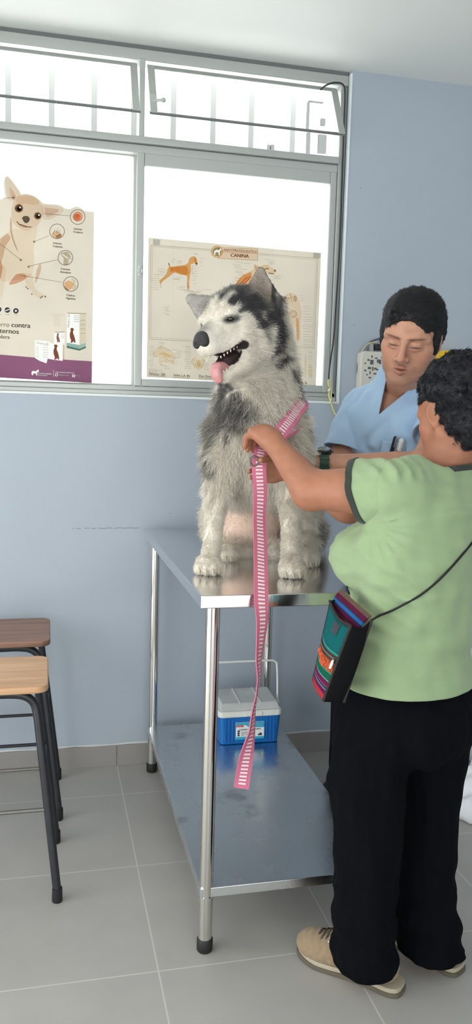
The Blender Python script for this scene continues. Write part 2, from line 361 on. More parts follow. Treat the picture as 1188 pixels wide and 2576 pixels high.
# ------------------------------------------------------------------ two stools
blk = mat('black_tube_paint', srgb(34,36,42), .38, var=.25, vscale=30, bump=.03)
worn = mat('worn_bar', srgb(120,118,114), .4, metal=.6)
def woodmat(name, c0, c1):
    m = bpy.data.materials.new(name); m.use_nodes = True; nt = m.node_tree; N = nt.nodes; L = nt.links; b = N['Principled BSDF']; b.inputs['Roughness'].default_value = .42
    tc = N.new('ShaderNodeTexCoord'); mp = N.new('ShaderNodeMapping'); mp.inputs['Scale'].default_value = (2.2,26,26); L.new(tc.outputs['Object'], mp.inputs[0])
    n = N.new('ShaderNodeTexNoise'); n.inputs['Scale'].default_value = 1.6; n.inputs['Detail'].default_value = 8; n.inputs['Distortion'].default_value = .6; L.new(mp.outputs[0], n.inputs['Vector'])
    cr = N.new('ShaderNodeValToRGB'); cr.color_ramp.elements[0].position = .35; cr.color_ramp.elements[1].position = .65; cr.color_ramp.elements[0].color = (*c0,1); cr.color_ramp.elements[1].color = (*c1,1)
    L.new(n.outputs['Fac'], cr.inputs[0]); L.new(cr.outputs[0], b.inputs['Base Color']); return m
wood_l = woodmat('pale_plywood', srgb(190,146,108), srgb(214,172,134)); wood_d = woodmat('brown_plywood', srgb(122,88,72), srgb(150,112,94))
def rrect(x0, y0, x1, y1, r, n=6):
    p = []
    for cx, cy, a in ((x1-r,y0+r,-PI/2),(x1-r,y1-r,0),(x0+r,y1-r,PI/2),(x0+r,y0+r,PI)):
        for k in range(n+1): t = a+PI/2*k/n; p.append((cx+r*math.cos(t), cy+r*math.sin(t)))
    return p
def stool(x1, y0, z, depth, width, wood, label, foot_x, foot_y, rear_y, bar_m):
    s = thing('stool', label, 'stool', (x1-width/2, y0+depth/2, 0), 'stools along the left edge')
    x0 = x1-width
    pl = rrect(x0,y0,x1,y0+depth,.035); b = MB(); n = len(pl)
    b.add([(p[0],p[1],z-.021) for p in pl]+[(p[0],p[1],z) for p in pl], [tuple(range(n))[::-1], tuple(range(n,2*n))]+[(i,(i+1)%n,n+(i+1)%n,n+i) for i in range(n)])
    b.build('seat', wood, s, bevel=.005)
    xm = x1-width/2; fx = foot_x-xm
    for yf, yt, nm in ((foot_y,y0+.045,'front'),(rear_y,y0+depth-.045,'rear')):
        zt = z-.021-.0125; xe = width/2-.03
        for sgn in (1,-1):
            path = [(xm,yt,zt),(xm+sgn*(xe-.075),yt,zt),(xm+sgn*(xe-.035),yt,zt-.008),(xm+sgn*(xe-.010),yt,zt-.032),(xm+sgn*xe,yt+(yf-yt)*.1,zt-.075),(xm+sgn*fx,yf,.03)]
            path = [np.array(p) for p in path]
            sm = bez(path[:5],4)+[path[4]+(path[5]-path[4])*k/4 for k in range(1,5)]
            b = MB(); b.tube(sm, .0125, 14); o = b.build('leg', blk, s, smooth=True)
            b = MB(); b.tube([path[5]+[0,0,.012],path[5]-[0,0,.026],path[5]-[0,0,.03]], [.0145,.0155,.014], 14); b.build('foot_cap', capm, o, smooth=True)
        zb = .272
        def lp(sgn, zz):
            t = (zt-.075-zz)/(zt-.075-.03); return (xm+sgn*(xe+(fx-xe)*t), yt+(yf-yt)*(.1+.9*t), zz)
        b = MB(); b.tube([lp(-1,zb),lp(1,zb)], .006, 10); b.build('footrest_bar', bar_m, s, smooth=True)
    for sgn in (1,-1):
        t0 = .55; zz = .36
        def lq(yf, yt): 
            zt = z-.0335; t = (zt-.075-zz)/(zt-.075-.03); return (xm+sgn*((width/2-.03)+(fx-(width/2-.03))*t), yt+(yf-yt)*(.1+.9*t), zz)
        b = MB(); b.tube([lq(foot_y,y0+.045), lq(rear_y,y0+depth-.045)], .006, 10); b.build('side_bar', blk, s, smooth=True)
    return s
stool(.008, 2.290, .645, .31, .33, wood_l, 'nearer stool with pale plywood seat and black tube legs', .033, 2.275, 2.61, worn)
stool(.016, 2.765, .645, .33, .33, wood_d, 'farther stool with darker brown seat, half hidden behind the pale one', .045, 2.765, 3.09, blk)
# ------------------------------------------------------------------ picnic cooler on the shelf
blue = mat('cooler_blue', srgb(8,104,182), .35, spec=.5); cw = mat('cooler_white', srgb(226,226,220), .45, var=.04, vscale=12); cg = mat('cooler_lid_grey', srgb(196,198,196), .5, var=.08, vscale=14)
cx0, cx1, cy0, cz0 = .633, .882, 2.862, .186; cyd = .185
ck = thing('cooler', 'small blue cooler with white lid on the lower table shelf', 'cooler', ((cx0+cx1)/2,cy0+cyd/2,cz0))
def tub(x0,y0,x1,y1,z0,z1,r,taper):
    a = rrect(x0+taper,y0+taper,x1-taper,y1-taper,r); c = rrect(x0,y0,x1,y1,r); n = len(a); q = MB()
    q.add([(p[0],p[1],z0) for p in a]+[(p[0],p[1],z1) for p in c], [tuple(range(n))[::-1], tuple(range(n,2*n))]+[(i,(i+1)%n,n+(i+1)%n,n+i) for i in range(n)]); return q
o = tub(cx0+.004,cy0+.004,cx1-.004,cy0+cyd-.004,cz0,cz0+.108,.018,.006).build('body', blue, ck, bevel=.004)
for k in (.028,.042,.056,.190,.204,.218):
    rb = MB(); rb.tube([(cx0+k,cy0+.006,cz0+.012),(cx0+k,cy0+.003,cz0+.104)], .0026, 8); rb.build('rib', blue, o, smooth=True)
lid = tub(cx0,cy0,cx1,cy0+cyd,cz0+.108,cz0+.132,.018,0).build('lid', cw, ck, bevel=.005)
q = MB(); q.hexa([(cx0+.006,cy0+.006,cz0+.132),(cx1-.006,cy0+.006,cz0+.132),(cx1-.006,cy0+cyd-.006,cz0+.132),(cx0+.006,cy0+cyd-.006,cz0+.132),(cx0+.016,cy0+.028,cz0+.156),(cx1-.016,cy0+.028,cz0+.156),(cx1-.016,cy0+cyd-.016,cz0+.166),(cx0+.016,cy0+cyd-.016,cz0+.166)]); q.build('lid_top', cg, lid, bevel=.004)
for k in (.085,.165): q = MB(); q.hexa([(cx0+k,cy0+.028,cz0+.154),(cx0+k+.003,cy0+.028,cz0+.154),(cx0+k+.003,cy0+cyd-.02,cz0+.164),(cx0+k,cy0+cyd-.02,cz0+.164),(cx0+k,cy0+.028,cz0+.159),(cx0+k+.003,cy0+.028,cz0+.159),(cx0+k+.003,cy0+cyd-.02,cz0+.169),(cx0+k,cy0+cyd-.02,cz0+.169)]); q.build('lid_ridge', cw, lid)
q = MB(); q.box((cx0+.1,cy0-.003,cz0+.112), (cx0+.17,cy0+.004,cz0+.128)); q.build('latch', cw, lid, bevel=.002)
hy = cy0+cyd*.5; hz = cz0+.13
q = MB(); q.tube(bez([(cx0-.006,hy,hz),(cx0-.008,hy+.02,hz+.10),(cx0-.006,hy+.028,hz+.148)],6)+bez([(cx0+.008,hy+.03,hz+.158),(cx1-.008,hy+.03,hz+.158)],6)+bez([(cx1+.006,hy+.028,hz+.148),(cx1+.008,hy+.02,hz+.10),(cx1+.006,hy,hz)],6), .0042, 10); q.build('handle', cw, ck, smooth=True)
for x in (cx0-.004,cx1+.004): q = MB(); q.tube([(x-.006,hy,hz),(x+.006,hy,hz)], .011); q.build('handle_pivot', cw, ck, smooth=True)
X_, Z_ = np.array([1.,0,0]), np.array([0,0,1.])
lb = MB(); lx0, lx1, lz0, lz1 = cx0+.068, cx0+.178, cz0+.022, cz0+.088; ly = cy0-.0005
lab = [mat('label_white', srgb(232,234,232), .5), mat('label_blue', srgb(40,170,205), .5), mat('label_red', srgb(190,60,70), .5), mat('label_ink', srgb(50,54,60), .6)]
lb.mi = 0; lb.box((lx0,ly,lz0), (lx1,ly+.006,lz1))
lb.mi = 1; lb.add([(lx0,ly-.0004,lz1),(lx0,ly-.0004,lz1-.008),(lx0+.035,ly-.0004,lz1-.009),(lx0+.05,ly-.0004,lz1-.019),(lx1,ly-.0004,lz1-.022),(lx1,ly-.0004,lz1)], [(0,1,2,3,4,5)])
lb.add([(lx0,ly-.0004,lz0),(lx1,ly-.0004,lz0),(lx1,ly-.0004,lz0+.009),(lx0,ly-.0004,lz0+.011)], [(0,1,2,3)])
lb.mi = 2; lb.add([(lx0,ly-.0006,lz1-.009),(lx0+.026,ly-.0006,lz1-.009),(lx0+.031,ly-.0006,lz1-.013),(lx0+.026,ly-.0006,lz1-.017),(lx0,ly-.0006,lz1-.016)], [(0,1,2,3,4)])
lb.mi = 0; put_text(lb, 'Alfresco', (lx0+.045,ly-.0008,lz1-.012), X_, Z_, .008, .058, .0003); put_text(lb, 'Termos', (lx0+.003,ly-.0009,lz1-.0145), X_, Z_, .0032, .02)
lb.mi = 3; put_text(lb, 'COOLER / LUNCH BOX', (lx0+.012,ly-.0008,lz1-.030), X_, Z_, .0055, .084, .0003)
for k in range(4): lb.add([(lx0+.02,ly-.0008,lz1-.036-k*.0038),(lx0+.02+(.034 if k%2 else .05),ly-.0008,lz1-.036-k*.0038),(lx0+.02+(.034 if k%2 else .05),ly-.0008,lz1-.0370-k*.0038),(lx0+.02,ly-.0008,lz1-.0370-k*.0038)], [(0,1,2,3)])
for k in range(3): lb.box((lx0+.006,ly-.0008,lz0+.014+k*.008), (lx0+.014,ly-.0004,lz0+.0205+k*.008))
put_text(lb, '17 L', (lx0+.02,ly-.0008,lz0+.013), X_, Z_, .0045, .013); lb.box((lx0+.046,ly-.0008,lz0+.013),(lx0+.056,ly-.0004,lz0+.021)); lb.box((lx0+.086,ly-.0008,lz0+.013),(lx0+.102,ly-.0004,lz0+.019)); lb.box((lx0+.092,ly-.0008,lz0+.019),(lx0+.099,ly-.0004,lz0+.023))
lb.build('product_label', lab, ck)
# ------------------------------------------------------------------ smooth bodies: blended rounded volumes turned into one surface
def nrm(v): v = np.asarray(v, float); return v/(np.linalg.norm(v)+1e-12)
class Body:
    def __init__(s): s.pr = []; s.disp = None
    def cap(s, a, b, r1, r2=None, k=.02, sub=False): return s.chain([(a,r1),(b,r1 if r2 is None else r2)], k, sub)
    def chain(s, pts, k=.02, sub=False):
        P = [np.array(p, float) for p, r in pts]; R = [r for p, r in pts]
        c = (np.min(P, 0)+np.max(P, 0))/2; rad = max(np.linalg.norm(p-c)+r for p, r in zip(P, R))
        def f(X):
            d = None
            for i in range(len(P)-1):
                ab = P[i+1]-P[i]; t = np.clip((X-P[i])@ab/(ab@ab+1e-12), 0, 1)
                e = np.linalg.norm(X-P[i]-t[:,None]*ab, axis=1)-(R[i]+(R[i+1]-R[i])*t)
                d = e if d is None else np.minimum(d, e)
            return d
        s.pr.append((f, c, rad, k, sub, [(p-r, p+r) for p, r in zip(P, R)])); return s
    def ell(s, c, r, M=None, k=.02, sub=False):
        c = np.array(c, float); r = np.array(r if hasattr(r,'__len__') else (r,r,r), float)
        Q = np.eye(3) if M is None else np.array(M, float)       # rows: the local axes
        def f(X):
            q = (X-c)@Q.T; k0 = np.linalg.norm(q/r, axis=1); k1 = np.linalg.norm(q/(r*r), axis=1)
            return np.where(k0 < 1e-6, -r.min(), k0*(k0-1)/np.maximum(k1, 1e-9))
        s.pr.append((f, c, r.max(), k, sub, [(c-r.max(), c+r.max())])); return s
    def eval(s, X, cen, rad):
        d = np.full(len(X), .2)
        for f, c, r, k, sub, _ in s.pr:
            if np.linalg.norm(c-cen) > r+rad+.06: continue
            e = f(X)
            if sub:
                h = np.clip(.5-.5*(d+e)/k, 0, 1); d = d*(1-h)-e*h+k*h*(1-h)
            else:
                h = np.clip(.5+.5*(d-e)/k, 0, 1); d = d*(1-h)+e*h-k*h*(1-h)
        return d if s.disp is None else d-s.disp(X)
    def mesh(s, h, B=14):
        lo = np.min([q[0] for p in s.pr if not p[4] for q in p[5]], 0)-.02; hi = np.max([q[1] for p in s.pr if not p[4] for q in p[5]], 0)+.02
        n = np.ceil((hi-lo)/h/B).astype(int)*B+1
        V = np.full(n, .2, np.float32); g = np.stack(np.meshgrid(*[np.arange(B+1)]*3, indexing='ij'), -1).reshape(-1, 3)*h
        rad = B*h*.87
        for i in range(0, n[0]-1, B):
            for j in range(0, n[1]-1, B):
                for k in range(0, n[2]-1, B):
                    o = lo+np.array([i,j,k])*h; c = o+B*h/2
                    dc = s.eval(c[None], c, 0.02)[0]
                    near = abs(dc) < rad*1.25+.03
                    if near: V[i:i+B+1,j:j+B+1,k:k+B+1] = s.eval(o+g, c, rad).reshape(B+1,B+1,B+1)
                    elif dc < 0: V[i:i+B+1,j:j+B+1,k:k+B+1] = -.2
        return nets(V, lo, h)
def nets(V, lo, h):
    I = V < 0; n = V.shape
    c = np.zeros([q-1 for q in n], np.int8)
    for a in (0,1):
        for b in (0,1):
            for d in (0,1): c += I[a:n[0]-1+a, b:n[1]-1+b, d:n[2]-1+d]
    act = np.argwhere((c > 0) & (c < 8)); idx = np.full(c.shape, -1, np.int64); idx[tuple(act.T)] = np.arange(len(act))
    acc = np.zeros((len(act),3)); cnt = np.zeros(len(act))
    C = [np.array(q) for q in ((0,0,0),(1,0,0),(0,1,0),(1,1,0),(0,0,1),(1,0,1),(0,1,1),(1,1,1))]
    for a, b in ((0,1),(2,3),(4,5),(6,7),(0,2),(1,3),(4,6),(5,7),(0,4),(1,5),(2,6),(3,7)):
        va = V[tuple((act+C[a]).T)].astype(float); vb = V[tuple((act+C[b]).T)].astype(float); mk = (va < 0) != (vb < 0)
        t = np.where(mk, va/np.where(va == vb, 1, va-vb), 0)
        acc[mk] += (C[a]+t[:,None]*(C[b]-C[a]))[mk]; cnt[mk] += 1
    P = lo+(act+acc/cnt[:,None])*h
    F = []
    for ax in range(3):
        u, v = (ax+1)%3, (ax+2)%3
        sl0 = [slice(None)]*3; sl1 = [slice(None)]*3; sl0[ax] = slice(0,-1); sl1[ax] = slice(1,None)
        A = I[tuple(sl0)]; Bq = I[tuple(sl1)]
        e = np.argwhere(A != Bq)
        e = e[(e[:,u] > 0) & (e[:,v] > 0) & (e[:,u] < n[u]-1) & (e[:,v] < n[v]-1)]
        ins = A[tuple(e.T)]
        q = []
        for du, dv in ((-1,-1),(0,-1),(0,0),(-1,0)):
            w_ = e.copy(); w_[:,u] += du; w_[:,v] += dv; q.append(idx[tuple(w_.T)])
        q = np.stack(q, 1); q[~ins] = q[~ins][:,::-1]; F.append(q[(q >= 0).all(1)])
    return P, np.concatenate(F)
def relax(P, F, it=2, lam=.5):
    E = np.concatenate([F[:,[0,1]],F[:,[1,2]],F[:,[2,3]],F[:,[3,0]]]); E = np.concatenate([E, E[:,::-1]])
    for _ in range(it):
        for l in (lam, -lam*1.03):
            S = np.zeros_like(P); np.add.at(S, E[:,0], P[E[:,1]]); c = np.bincount(E[:,0], minlength=len(P)); P = P+l*(S/np.maximum(c,1)[:,None]-P)
    return P
def vnormals(P, F):
    a = np.cross(P[F[:,2]]-P[F[:,0]], P[F[:,3]]-P[F[:,1]]); N = np.zeros_like(P)
    for j in range(4): np.add.at(N, F[:,j], a)
    return N/(np.linalg.norm(N, axis=1)[:,None]+1e-12)
def put_mesh(name, P, F, m_, parent=None, col=None, smooth=True):
    me = bpy.data.meshes.new(name); me.vertices.add(len(P)); me.vertices.foreach_set('co', np.ascontiguousarray(P, np.float32).ravel())
    F = np.asarray(F); me.loops.add(F.size); me.loops.foreach_set('vertex_index', F.ravel().astype(np.int32))
    me.polygons.add(len(F)); me.polygons.foreach_set('loop_start', np.arange(0, F.size, F.shape[1], dtype=np.int32))
    me.update(calc_edges=True); me.validate()
    me.polygons.foreach_set('use_smooth', [smooth]*len(me.polygons))
    if col is not None: set_col(me, col)
    me.materials.append(m_); return link(name, me, parent)
def set_col(me, col):
    a = me.color_attributes.new('Col', 'FLOAT_COLOR', 'POINT'); c = np.ones((len(col),4), np.float32); c[:,:3] = col; a.data.foreach_set('color', c.ravel())
def cut_open(o, cuts, thick=0):
    """open the surface at hems: each cut is (point, outward normal, test of a face centre); then give the cloth its thickness"""
    bm = bmesh.new(); bm.from_mesh(o.data)
    for co, no, test in cuts:
        fs = [f for f in bm.faces if test is None or test(np.array(f.calc_center_median()))]
        g = set(fs); 
        for f in fs: g.update(f.edges); g.update(f.verts)
        bmesh.ops.bisect_plane(bm, geom=list(g), plane_co=Vector(co), plane_no=Vector(no), clear_outer=True)
    loose = [v for v in bm.verts if not v.link_faces]; bmesh.ops.delete(bm, geom=loose, context='VERTS')
    bm.to_mesh(o.data); bm.free()
    if thick:
        m_ = o.modifiers.new('cloth', 'SOLIDIFY'); m_.thickness = thick; m_.offset = -1
class Waves:     # smooth pseudo noise: sums of sines
    def __init__(s, lam, n=10, seed=0, aniso=(1,1,1)):
        r = np.random.default_rng(seed); k = r.normal(size=(n,3)); k /= np.linalg.norm(k, axis=1)[:,None]; s.k = k*2*PI/lam*r.uniform(.6,1.5,(n,1))*np.array(aniso); s.p = r.uniform(0,2*PI,n); s.n = n
    def __call__(s, X): return np.sin(X@s.k.T+s.p).sum(1)/math.sqrt(s.n/2)
def strands(name, P, F, W, L, DIR, COLR, N, npt, rad, m_, parent, jit=.35, tip=.25, wave=None, clump=.0, seed=3, droop=.0, seglen=None):
    """hair: N strands rooted on the faces, weight / length / direction / colour given per vertex"""
    r = np.random.default_rng(seed)
    area = .5*np.linalg.norm(np.cross(P[F[:,2]]-P[F[:,0]], P[F[:,3]]-P[F[:,1]]), axis=1); w = area*W[F].mean(1); keep = w > 0; FF = F[keep]; w = w[keep]/w[keep].sum()
    fi = r.choice(len(FF), N, p=w); u, v = r.random((2,N)); q = FF[fi]
    ww = np.stack([(1-u)*(1-v), u*(1-v), u*v, (1-u)*v], 1)
    mixv = lambda A: (A[q]*ww[...,None]).sum(1) if A.ndim == 2 else (A[q]*ww).sum(1)
    root = mixv(P); ln = mixv(L)*r.uniform(.65,1.15,N); dr = mixv(DIR); col = mixv(COLR)*r.uniform(.82,1.12,(N,1))
    dr = dr/(np.linalg.norm(dr, axis=1)[:,None]+1e-9)
    if wave: dr = dr+np.stack([wv(root) for wv in wave], 1)*clump
    dr = dr+r.normal(size=(N,3))*jit*.4; dr /= np.linalg.norm(dr, axis=1)[:,None]
    t = np.linspace(0,1,npt); pts = np.empty((N,npt,3))
    bend = r.normal(size=(N,3))*jit*.35
    for j in range(npt):
        pts[:,j] = root-dr*.0015+ln[:,None]*(dr*t[j]+bend*t[j]**2); pts[:,j,2] -= droop*ln*t[j]**2
    cv = bpy.data.hair_curves.new(name); cv.add_curves([npt]*N)
    cv.attributes['position'].data.foreach_set('vector', pts.astype(np.float32).ravel())
    ra = cv.attributes.get('radius') or cv.attributes.new('radius','FLOAT','POINT')
    ra.data.foreach_set('value', np.tile(rad*(1-(1-tip)*t), N).astype(np.float32))
    ca = cv.attributes.new('Col','FLOAT_COLOR','CURVE'); c4 = np.ones((N,4), np.float32); c4[:,:3] = col; ca.data.foreach_set('color', c4.ravel())
    cv.materials.append(m_)
    return link(name, cv, parent)
def smooth01(x, a, b): t = np.clip((x-a)/(b-a), 0, 1); return t*t*(3-2*t)
def blob(X, c, r, soft=.25):        # 1 inside an ellipsoid patch, fading over its rim
    d = np.linalg.norm((X-np.array(c))/np.array(r), axis=1); return 1-smooth01(d, 1-soft, 1+soft)
# ------------------------------------------------------------------ the husky
furm = mat('fur', attr='Col', rough=.75, spec=.25)
hidem = mat('hide', attr='Col', rough=.7, spec=.2)
hc = np.array([.2303,.9731,0]); hr = np.array([.9731,-.2303,0]); Zup = np.array([0,0,1.])
def headframe(theta, pitch, roll):
    f = -math.cos(theta)*hc-math.sin(theta)*hr; l = math.cos(theta)*hr-math.sin(theta)*hc
    f = f*math.cos(pitch)-Zup*math.sin(pitch); u = np.cross(f, l); u = u if u[2] > 0 else -u
    l2 = l*math.cos(roll)+u*math.sin(roll); u2 = u*math.cos(roll)-l*math.sin(roll); return f, l2, u2
Hf, Hl, Hu = headframe(math.radians(38), math.radians(13), math.radians(10))
HC = at(590,808,2.31)
def hp(f, l, u): return HC+Hf*f+Hl*l+Hu*u
def hl(X): q = X-HC; return q@Hf, q@Hl, q@Hu
HM = np.stack([Hf,Hl,Hu])
dog = thing('husky', 'grey and white husky sitting on the steel table, mouth open', 'dog', at(640,1440,2.3))
B = Body()
# trunk, chest, haunches
B.chain([(at(646,1050,2.42),.128),(at(646,1130,2.43),.137),(at(650,1230,2.53),.13),(at(655,1320,2.66),.12)], .06)
B.ell(at(643,1105,2.33), (.118,.10,.15), k=.05)
B.ell(at(650,1215,2.42), (.115,.10,.10), k=.05)
B.ell(at(640,1300,2.50), (.10,.10,.10), k=.04)
B.chain([(at(560,1085,2.36),.052),(at(560,1160,2.31),.05),(at(546,1245,2.31),.034),(at(538,1330,2.285),.0245),(at(532,1385,2.26),.025),(at(527,1412,2.24),.027)], .035)
B.chain([(at(735,1085,2.34),.052),(at(735,1160,2.28),.05),(at(733,1250,2.28),.034),(at(731,1340,2.235),.0245),(at(733,1390,2.20),.026),(at(736,1420,2.17),.029)], .035)
pawL = onz(526,1432,TT+.016)+[0,.012,0]; pawR = onz(737,1440,TT+.016)+[0,.012,0]; hindL = onz(574,1403,TT+.014)+[0,.03,0]; hindR = onz(778,1416,TT+.014)+[0,.03,0]
def paw(c, s=1., d=(0,-1)):
    c = np.array(c); dd = np.array([d[0],d[1],0.]); dd /= np.linalg.norm(dd); sd = np.array([-dd[1],dd[0],0])
    B.ell(c+[0,0,.010*s]-dd*.008, (.034*s,.036*s,.026*s), k=.015)
    for q, fo in ((-.027,.012),(-.0095,.026),(.0095,.026),(.027,.012)):
        B.ell(c+sd*q*s+dd*fo*s+[0,0,.002], (.0125*s,.0165*s,.0165*s), k=.007)
paw(pawL, 1.02, (-.12,-1)); paw(pawR, 1.0, (0,-1)); paw(hindL, .88, (-.05,-1)); paw(hindR, .92, (.2,-1))
# haunches and hind feet
thL = at(566,1305,2.60); thR = at(752,1290,2.50)
B.ell(thL, (.068,.12,.10), k=.04); B.ell(thR, (.060,.12,.10), k=.04)
B.chain([(thL+[0,-.03,-.05],.06),(at(572,1375,2.47),.035),(hindL+[0,0,.014],.026)], .03)
B.chain([(thR+[0,-.03,-.05],.06),(at(775,1380,2.36),.037),(hindR+[0,0,.014],.026)], .03)
B.ell(at(693,1388,2.43), (.035,.04,.045), k=.02); B.ell(at(628,1382,2.58), (.10,.12,.05), k=.03); B.ell(at(605,1388,2.50), (.05,.06,.04), k=.03)
B.chain([(at(690,1350,2.76),.03),(at(790,1350,2.70),.04),(at(788,1335,2.52),.034),(at(786,1368,2.44),.022)], .02)      # tail, brought round
# neck and head
B.chain([(at(654,1010,2.41),.110),(at(664,930,2.40),.094),(at(655,850,2.38),.085)], .05)
B.ell(at(628,1000,2.325), (.09,.06,.08), k=.05)
B.ell(hp(-.02,0,.012), (.095,.088,.078), HM, k=.03)
B.ell(hp(.03,0,.0), (.06,.07,.06), HM, k=.03)
for s_ in (1,-1):
    B.ell(hp(-.03,.058*s_,-.045), (.068,.052,.062), HM, k=.035)
    B.ell(hp(.03,.045*s_,-.03), (.045,.03,.035), HM, k=.03)
B.chain([(hp(.045,0,-.012),.056),(hp(.085,0,-.024),.047),(hp(.135,0,-.036),.036)], .025)          # muzzle
B.ell(hp(.148,0,-.048), (.020,.027,.022), HM, k=.012)
for s_ in (1,-1):
    B.chain([(hp(.138,.014*s_,-.058),.018),(hp(.09,.030*s_,-.060),.021),(hp(.045,.052*s_,-.058),.024)], .015)
    B.chain([(hp(-.01,.042*s_,-.090),.038),(hp(.045,.030*s_,-.120),.023),(hp(.102,0,-.141),.015)], .018)
    B.chain([(hp(.072,.050*s_,.020),.013),(hp(.045,.066*s_,.026),.014)], .016)
    B.ell(hp(.083,.050*s_,.006), (.014,.013,.008), HM, k=.008, sub=True)
    B.chain([(hp(.066,.058*s_,-.080),.012),(hp(.09,.042*s_,-.093),.017),(hp(.125,.026*s_,-.103),.016)], .006, sub=True)
B.chain([(hp(-.02,0,-.112),.05),(hp(.05,0,-.134),.018)], .02)
B.chain([(hp(.06,0,-.092),.020),(hp(.13,0,-.106),.017)], .006, sub=True)
# ears: thin cupped leaves
def ear(base, tip, wid, front, k=.012, ex=1.35):
    base = np.array(base); tip = np.array(tip); ax = nrm(tip-base); sd = nrm(np.cross(ax, front)); fr_ = nrm(np.cross(sd, ax)); L_ = np.linalg.norm(tip-base)
    for i in range(9):
        t = i/8; w_ = wid*(1-t**ex)*.94+.003
        for s_ in (-1,-.5,0,.5,1):
            c = base+ax*L_*t+sd*s_*w_-fr_*(1-abs(s_))*.016*(1-t)
            B.ell(c, .0105-.005*t, k=k)
    return ax, sd, fr_
earL = (at(655,778,2.31), at(656,682,2.30)); earR = (at(534,786,2.33), at(479,752,2.35))
fe = nrm(-hc*1+-hr*.25)
ear(earL[0], earL[1], .066, fe, ex=1.15); ear(earR[0], earR[1], .030, fe, ex=1.4)
P, F = B.mesh(.0048); P = relax(P, F, 2); N_ = vnormals(P, F)
# coat colours: patches placed on the body
def px(pts, Y, r): return [(at(a,b,Y), r) for a,b in pts]
f_, l_, u_ = hl(P)
nz1 = Waves(.045, 14, 1); nz2 = Waves(.018, 14, 2)
jit = P+.013*np.stack([nz1(P), Waves(.05,14,5)(P), Waves(.05,14,6)(P)], 1)+.004*np.stack([nz2(P), nz2(P+.3), nz2(P-.3)], 1)
dark = np.zeros(len(P)); 
def dk(c, r, v=1., soft=.3):
    global dark; dark = np.maximum(dark, v*blob(jit, c, r, soft))
inhead = 1-smooth01(np.linalg.norm((P-HC)/1.0, axis=1), .17, .22)
# skull cap: dark from the crown down behind the cheek
jf, jl, ju = hl(jit)
def hdk(c, r, v=1., soft=.3):
    global dark; q = np.stack([jf,jl,ju],1); dark = np.maximum(dark, v*blob(q, c, r, soft))
hdk((-.03,.035,.085), (.085,.07,.05), .85); hdk((-.03,-.03,.085), (.08,.07,.045), .65); hdk((.05,-.03,.062), (.04,.02,.03), .4)
hdk((.035,.070,.056), (.05,.045,.030), 1); hdk((.0,.095,.035), (.05,.05,.040), 1); hdk((-.035,.11,.0), (.045,.05,.048), 1); hdk((-.055,.115,-.05), (.036,.05,.05), 1); hdk((-.050,.115,-.095), (.026,.05,.036), 1); hdk((-.07,.10,.02), (.04,.05,.05), .9)
dk(at(666,806,2.25),(.036,.12,.034)); dk(at(692,845,2.28),(.030,.14,.045)); dk(at(648,775,2.235),(.046,.07,.026)); dk(at(690,822,2.27),(.034,.08,.046)); dk(at(708,872,2.30),(.026,.08,.044)); dk(at(612,742,2.26),(.05,.08,.024),.9)
for s_ in (1,-1): dark = np.maximum(dark, .95*blob(np.stack([f_,l_,u_],1), (.078,.053*s_,.003), (.026,.024,.0115), .4))
dk(at(752,935,2.40), (.036,.16,.05), 1); dk(at(752,985,2.38), (.034,.16,.05), 1)
dk(at(555,990,2.33), (.034,.07,.04), .95); dk(at(588,1025,2.30), (.062,.10,.036), .95); dk(at(555,1060,2.28), (.05,.08,.036), .85); dk(at(615,1058,2.26), (.03,.06,.022), .6); dk(at(528,1080,2.34), (.022,.10,.075), .7); dk(at(522,1165,2.33), (.014,.09,.045), .8)
dk(at(770,1080,2.40), (.030,.12,.06), .8); dk(at(778,1150,2.40), (.026,.14,.07), .85); dk(at(760,1120,2.33), (.012,.07,.045), .5)
dk(at(650,1100,2.60), (.17,.12,.22), .8); dk(at(650,1250,2.78), (.16,.10,.15), .8); dk(at(788,1345,2.5), (.032,.30,.055), .85)
belly = blob(P, at(632,1312,2.45), (.095,.14,.062), .5)*(N_[:,1] < .3)
white = np.array(srgb(228,221,209)); grey = np.array(srgb(74,72,73)); pink = np.array(srgb(222,190,172))
dark = np.clip(dark, 0, 1)*(1-.6*np.clip(nz2(P)*.6-.1, 0, 1)*(1-inhead))
cc = white[None]*(1-dark[:,None])+grey[None]*dark[:,None]
cc = cc*(1-belly[:,None]*.85)+pink*belly[:,None]*.85
# ears
def near_seg(a, b):
    ab = b-a; t = np.clip((P-a)@ab/(ab@ab), 0, 1); return np.linalg.norm(P-a-t[:,None]*ab, axis=1), t
eL, tL = near_seg(*earL); eR, tR = near_seg(*earR)
isL = (1-smooth01(eL, .045, .055))*smooth01(tL, .05, .3); isR = (1-smooth01(eR, .032, .042))*smooth01(tR, .05, .3)
fac = (N_@fe > .15)
earin = np.array(srgb(158,146,136)); earout = np.array(srgb(70,68,68))
eri = np.where(fac[:,None], earin, earout)
eri = np.where(((P-earL[0])@hr > .030)[:,None] & (isL > .3)[:,None], earout, eri)
cc = cc*(1-isL[:,None])+eri*isL[:,None]; cc = cc*(1-isR[:,None])+np.where(fac[:,None], np.array(srgb(170,165,160)), earout)*isR[:,None]
